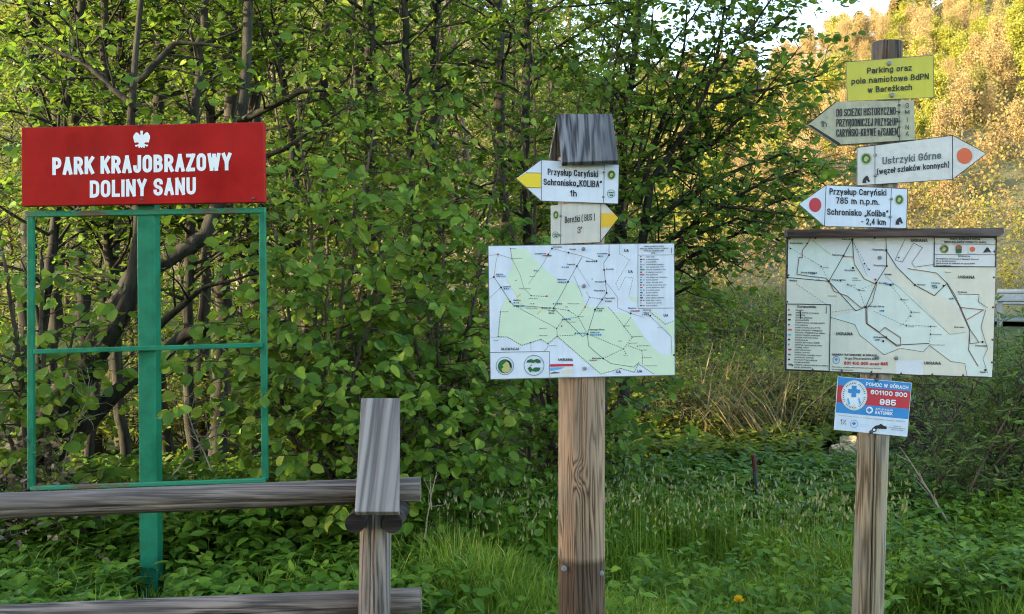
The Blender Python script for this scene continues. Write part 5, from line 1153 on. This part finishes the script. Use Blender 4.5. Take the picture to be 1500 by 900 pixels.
# ---------------------------------------------------------------- hillside trees (each a single small mesh)
def hill_tree(seed, H, w, n, leaf, kind, name='hillside_tree', size=.42):
    rng = np.random.default_rng(seed); g = Geo(); tr = walk(rng, (0, 0, -.5), (rng.normal(0, .04), rng.normal(0, .04), 1), H * .95, 8, .04); g.tube(tr, np.linspace(H * .016, .03, 9), 5)
    tips = []
    for k in range(34):
        t = rng.uniform(.25, .95); q = along(tr, t); a = rng.uniform(0, 6.28); L = w * (1.1 - .7 * abs(t - .45)) * rng.uniform(.5, 1.1)
        B = walk(rng, q, (math.cos(a), math.sin(a), rng.uniform(.7, 1.6) if kind != 'cone' else -.2), L, 4, .12); g.tube(B, np.linspace(.06, .02, 5), 3, False); tips.append(B)
    nw = sum(len(f) for k in g.F for f in g.F[k])
    B = np.array(tips); pick = rng.integers(0, len(B), n); t = rng.uniform(.25, 1, n); idx = np.clip((t * 4).astype(int), 0, 3); fr = t * 4 - idx
    p = B[pick, idx] * (1 - fr)[:, None] + B[pick, idx + 1] * fr[:, None] + rng.normal(0, w * (.16 if kind != 'bare' else .20), (n, 3))
    if kind == 'bare': d = nrm(np.stack([rng.normal(0, .35, n), rng.normal(0, .35, n), np.ones(n)], -1)); tm = (NARROW[0] * np.array([.55, 1, 1]), NARROW[1], NARROW[2]); sz = rng.uniform(.5, 1.3, n) * size * 2.2
    else: d = nrm(rng.normal(0, 1, (n, 3))); tm = SIMPLE; sz = rng.uniform(.5, 1.2, n) * size
    V2, fs, ts = leaf_arrays(p, d, rng.normal(0, 1, (n, 3)), sz, tm, np.clip(rng.normal(.5, .28, n), 0, 1))
    ks = sorted(g.F); V1 = np.concatenate(g.V); F1 = [np.concatenate(g.F[k]) for k in ks]
    Fall = F1 + [f + len(V1) for f in fs]; n1 = sum(len(f) for f in F1); n2 = sum(len(f) for f in fs)
    return mk(name, np.concatenate([V1, V2]), Fall, [M['bark_tan'], M[leaf]], midx=[0] * n1 + [1] * n2, tint=np.concatenate([np.full(n1, .5), ts]))
ht = [(hill_tree(1, 9, 2.6, 4800, 'hill_green', 'leaf', size=0.27), 'yellow-green tree in new leaf on the sunlit hillside'), (hill_tree(2, 7.5, 2.4, 4160, 'hill_green', 'leaf', size=0.25), 'smaller yellow-green tree on the sunlit hillside'),
      (hill_tree(3, 10, 2.5, 4800, 'hill_peach', 'leaf', size=0.19), 'beige budding tree on the sunlit hillside'), (hill_tree(4, 10.5, 2.0, 3520, 'hill_peach', 'bare', size=0.19), 'slender beige bare tree on the sunlit hillside'),
      (hill_tree(5, 9, 2.6, 4480, 'hill_olive', 'leaf', size=0.27), 'olive tree on the sunlit hillside'), (hill_tree(6, 9.5, 2.3, 3840, 'hill_peach', 'leaf', size=0.22), 'thin peach-coloured tree on the sunlit hillside')]
used = set(); rr = random.Random(21); placed = []
tries = 0
while len(placed) < 292 and tries < 30000:
    tries += 1
    y = 62 + 130 * rr.random() ** .62; px = rr.uniform(930, 1560) if rr.random() < .93 else rr.uniform(-60, 930)
    x = (px - 750) / F * y; md = 2.2 + (2.4 if px < 930 else 0)
    if any((x - a) ** 2 + (y - b_) ** 2 < md * md for a, b_ in placed): continue
    placed.append((x, y))
for x, y in placed:
    nz = math.sin(x * .07 + 1) + math.sin(y * .05 + x * .03) + rr.uniform(-1.1, 1.1)
    k = rr.choice([2, 2, 3, 5, 5]) if nz < -.7 else rr.choice([0, 1, 4, 0]) if nz > .0 else rr.choice([0, 2, 4, 5, 1])
    o, label = ht[k]
    if k in used: o = o.copy(); COL.objects.link(o)
    used.add(k); s = rr.uniform(.62, .98) * (.6 if y < 80 else .8 if y < 100 else 1); o.location = (x, y, float(hill_h(np.array(x), np.array(y)))); o.rotation_euler = (0, 0, rr.uniform(0, 6.28)); o.scale = (s, s, s * rr.uniform(.9, 1.15))
    tag(o, label, 'tree', 'trees on the sunlit hillside')
# bushes and undergrowth that cover the slope between the trees
rng = np.random.default_rng(77); n = 52000; y = 49 + 148 * rng.random(n) ** .8; px = rng.uniform(860, 1580, n); n2 = 6000; y[:n2] = rng.uniform(49, 200, n2); px[:n2] = rng.uniform(-100, 900, n2); x = (px - 750) / F * y
p = np.stack([x, y, hill_h(x, y) + rng.random(n) ** .7 * (1.2 + 2.4 * np.clip(hnoise(x, y, .55, 2), 0, 1)) * np.clip((y - 46) / 25, .1, 1)], -1); cl = np.clip(.5 + .5 * hnoise(x, y, .16, 8) + rng.normal(0, .18, n), 0, 1)
V, fs, ts = leaf_arrays(p, nrm(rng.normal(0, 1, (n, 3)) + np.array([0, 0, .6])), rng.normal(0, 1, (n, 3)), rng.uniform(.14, .40, n) * np.clip(y / 100, .35, 1.3), SIMPLE, cl)
M['hill_scrub'] = leafmat('hillside_scrub_leaf', [(0, (.17, .105, .045)), (.35, (.22, .15, .055)), (.6, (.15, .14, .022)), (1, (.22, .20, .03))], .3, (.42, .34, .07))
tag(mk('hillside_scrub', V, fs, M['hill_scrub'], tint=ts), kind='stuff')
# the far wood that reads as one mass: small crowns of fine leaf clumps packed between the trees one can tell apart
nc = 1900; k_ = 110; y = 53 + 75 * rng.random(nc) ** .9; px = rng.uniform(900, 1570, nc); nb = 250; px[:nb] = rng.uniform(-80, 900, nb); px[800:] = rng.uniform(1570, 2300, nc - 800); y[800:] = 53 + 138 * rng.random(nc - 800) ** .8; x = (px - 750) / F * y
rad = rng.uniform(.8, 1.7, nc) * np.clip(y / 95, .5, 1.15); hh = rad * rng.uniform(1.5, 2.6, nc); d = nrm(rng.normal(0, 1, (nc, k_, 3))) * (rng.random((nc, k_, 1)) ** .4)
p = np.stack([x, y, hill_h(x, y) + hh * .75], -1)[:, None] + d * np.stack([rad, rad, hh], -1)[:, None]
zone = .5 + .42 * np.sin(x * .09 + 1) * np.cos(y * .06 + x * .02) + rng.normal(0, .2, nc); cl = np.clip(zone[:, None] + rng.normal(0, .13, (nc, k_)), 0, 1).ravel(); n = nc * k_
V, fs, ts = leaf_arrays(p.reshape(-1, 3), nrm(rng.normal(0, 1, (n, 3)) + np.array([0, 0, .5])), rng.normal(0, 1, (n, 3)), np.repeat(rad, k_) * rng.uniform(.13, .30, n), SIMPLE, cl)
tag(mk('hillside_wood', V, fs, M['hill_scrub'], tint=ts), kind='stuff')
def spruce(seed, H, px, y, label):
    rng = np.random.default_rng(seed); x = (px - 750) / F * y; z = float(hill_h(np.array(x), np.array(y)))
    rt = empty('spruce_tree', (x, y, z), label, 'tree'); g = Geo(); g.tube([(x, y, z - .5), (x, y, z + H)], [.22, .03], 6); g.build('trunk', M['bark'], rt)
    n = 1500; t = rng.random(n) ** .7; rad = (1 - t) * H * .3 * rng.uniform(.3, 1, n); a = rng.uniform(0, 6.28, n)
    p = np.stack([x + np.cos(a) * rad, y + np.sin(a) * rad, z + 1.5 + t * (H - 1.2) - rad * .25], -1); d = np.stack([np.cos(a), np.sin(a), np.full(n, -.3)], -1)
    V, fs, ts = leaf_arrays(p, d, rng.normal(0, .4, (n, 3)) + np.array([0, 0, 1]), rng.uniform(.5, 1.1, n), SIMPLE, rng.random(n)); mk('crown', V, fs, M['needle'], rt, tint=ts)
spruce(1, 8, 1258, 184, 'dark spruce on the ridge line, the left one'); spruce(2, 7.5, 1314, 186, 'dark spruce on the ridge line, the right one')

# ---------------------------------------------------------------- grass and ground cover
rng = np.random.default_rng(101)
def scatter(n, x0, x1, y0, y1):
    y = y0 + (y1 - y0) * rng.random(n) ** 1.15; x = x0 * np.ones(n) + (x1 - x0) * rng.random(n)
    x = np.where(True, (x - 750) / F * y, x); return np.stack([x, y, height(x, y)], -1)      # fan as wide as the view
base = np.concatenate([scatter(76000, 640, 1560, 2.9, 6.3), scatter(8000, 560, 1560, 6, 7.6), scatter(5000, -60, 560, 3.0, 6.0), scatter(7000, 540, 760, 3.0, 6.0), scatter(16000, 1560, 2150, 2.6, 6.5), scatter(5000, -560, -60, 2.8, 6.0)])
n = len(base); cl = hnoise(base[:, 0], base[:, 1], 2.6, 7); H = rng.uniform(.11, .37, n) * (.92 + .5 * cl) * np.interp(base[:, 1], [3, 6, 6.3, 7.6], [.85, .95, .7, .6])
V, fs, ts = blades(base, rng.uniform(0, 6.28, n), rng.uniform(.05, .75, n), H, rng.uniform(.004, .011, n) * np.interp(base[:, 1], [3, 8], [.9, 1.5]), rng.uniform(0, .6, n), rng, np.clip(rng.normal(.45, .28, n) + .25 * cl, 0, 1))
tag(mk('grass', V, fs, M['grass'], tint=ts), kind='stuff')
# seed heads over the back of the meadow
b2 = scatter(1500, 640, 1330, 5.0, 6.4); n = len(b2); h = rng.uniform(.30, .50, n); V2, f2, t2 = leaf_arrays(b2 + np.stack([rng.normal(0, .03, n), rng.normal(0, .03, n), h - .03], -1), np.stack([rng.normal(0, .3, n), rng.normal(0, .3, n), np.ones(n)], -1), rng.normal(0, 1, (n, 3)), rng.uniform(.02, .045, n), (NARROW[0] * np.array([1.5, 1, 1]), NARROW[1], NARROW[2]), rng.random(n))
tag(mk('grass_flowers', V2, f2, M['seedhead'], tint=t2), kind='stuff')
V1, f1, t1 = blades(b2, rng.uniform(0, 6.28, n), np.zeros(n), h, np.full(n, .004), np.zeros(n), rng, rng.random(n)); tag(mk('grass', V1, f1, M['grass'], tint=t1), kind='stuff')

def weeds(base, hmin, hmax, size, nl, mat_, name, tmpl=POINT, tiers=1):
    n = len(base); h = rng.uniform(hmin, hmax, n); P_, D_, U_, S_, T_ = [], [], [], [], []; tnt = np.clip(rng.normal(.5, .25, n), 0, 1)
    top = base + np.stack([rng.normal(0, .05, n), rng.normal(0, .05, n), h], -1); a0 = rng.uniform(0, 6.28, n)
    for t in range(tiers):
        c = base + (top - base) * (1 - .28 * t)
        for k in range(nl):
            a = a0 + k * 2 * math.pi / nl + t * .6 + rng.normal(0, .2, n); e = rng.uniform(-.6, .55, n); d = np.stack([np.cos(a), np.sin(a), e], -1)
            P_.append(c + d * .02); D_.append(d); U_.append(np.array([0, 0, 1.]) + rng.normal(0, .3, (n, 3))); S_.append(size * rng.uniform(.6, 1.2, n) * (1 + .15 * t)); T_.append(np.clip(tnt + rng.normal(0, .12, n), 0, 1))
    V, fs, ts = leaf_arrays(np.concatenate(P_), np.concatenate(D_), np.concatenate(U_), np.concatenate(S_), tmpl, np.concatenate(T_))
    V1, f1, t1 = blades(base, rng.uniform(0, 6.28, n), np.zeros(n), h, np.full(n, .006), np.zeros(n), rng, tnt)
    tag(mk(name, np.concatenate([V, V1]), fs + [f + len(V) for f in f1], M[mat_], tint=np.concatenate([ts, t1])), kind='stuff')
b1 = np.concatenate([scatter(2300, -80, 640, 3.2, 6.4), scatter(1400, -600, -80, 2.8, 6.4), scatter(260, 600, 860, 3.3, 6.6)])
pp = 750 + F * b1[:, 0] / b1[:, 1]; b1 = b1[~((np.abs(pp - 221) < 42) & (b1[:, 1] < 5.0))]; lowp = b1[:, 1] < 5.1
weeds(b1[lowp], .04, .27, .080, 5, 'leaf_weed', 'ground_elder', POINT, 2); weeds(b1[~lowp], .06, .50, .085, 5, 'leaf_weed', 'ground_elder', POINT, 2)
b1 = np.concatenate([scatter(900, 1290, 1580, 4.2, 7.0), scatter(380, 880, 1280, 3.2, 6.0)])
weeds(b1, .08, .42, .055, 5, 'leaf_weed', 'leafy_ground_cover', POINT, 2)
b1 = np.concatenate([scatter(2600, 560, 1320, 6.0, 7.9), scatter(900, 1280, 1600, 5.8, 8.2), scatter(1200, -80, 640, 5.8, 8.0)])
weeds(b1, .10, .33, .085, 4, 'leaf_weed', 'nettles', POINT, 3)
b1 = np.concatenate([scatter(3500, 900, 1640, 10.2, 24), scatter(2600, 900, 1400, 8.6, 13)]); q_ = at(1240, 450, 9.9); b1 = b1[~((np.abs(b1[:, 0] - q_[0] * b1[:, 1] / 9.9) < .32) & (b1[:, 1] < 10.2))]; b1 = b1[(750 + F * b1[:, 0] / b1[:, 1] < 1430) | (b1[:, 1] < 14)]
weeds(b1, .04, .26, .085, 5, 'leaf_spring', 'bank_herbs', SIMPLE, 2)
b1 = scatter(2600, 880, 1640, 12, 24); b1 = b1[750 + F * b1[:, 0] / b1[:, 1] < 1430]; n = len(b1)
V, fs, ts = blades(b1, rng.uniform(0, 6.28, n), rng.uniform(.05, .5, n), rng.uniform(.3, .8, n), np.full(n, .02), rng.uniform(0, .6, n), rng, rng.random(n))
tag(mk('dry_bank_grass', V, fs, M['straw'], tint=ts), kind='stuff')

# ---------------------------------------------------------------- dandelion
dd = 3.55; c = at(1082, 880, dd); g0 = np.array([c[0] + .02, c[1] + .02, gz(c[0], c[1])])
rt = empty('dandelion', g0, 'yellow dandelion flower in the grass at the bottom edge', 'flower')
g = Geo(); g.tube([g0, (g0 + c) / 2 + (.006, 0, 0), c], [.003, .0025, .0025], 6); g.build('stalk', M['leaf_weed'], rt, tints=True)
n = 140; a = rng.uniform(0, 6.28, n); e = rng.uniform(.05, 1.4, n); d = np.stack([np.cos(a) * np.cos(e), np.sin(a) * np.cos(e), np.sin(e)], -1)
V, fs, ts = leaf_arrays(np.repeat(c[None], n, 0), d, rng.normal(0, .3, (n, 3)) + np.array([0, 0, 1]), rng.uniform(.018, .026, n), NARROW, rng.random(n)); V = np.asarray(V)
mk('flower_head', V, fs, M['dandelion'], rt, tint=ts)
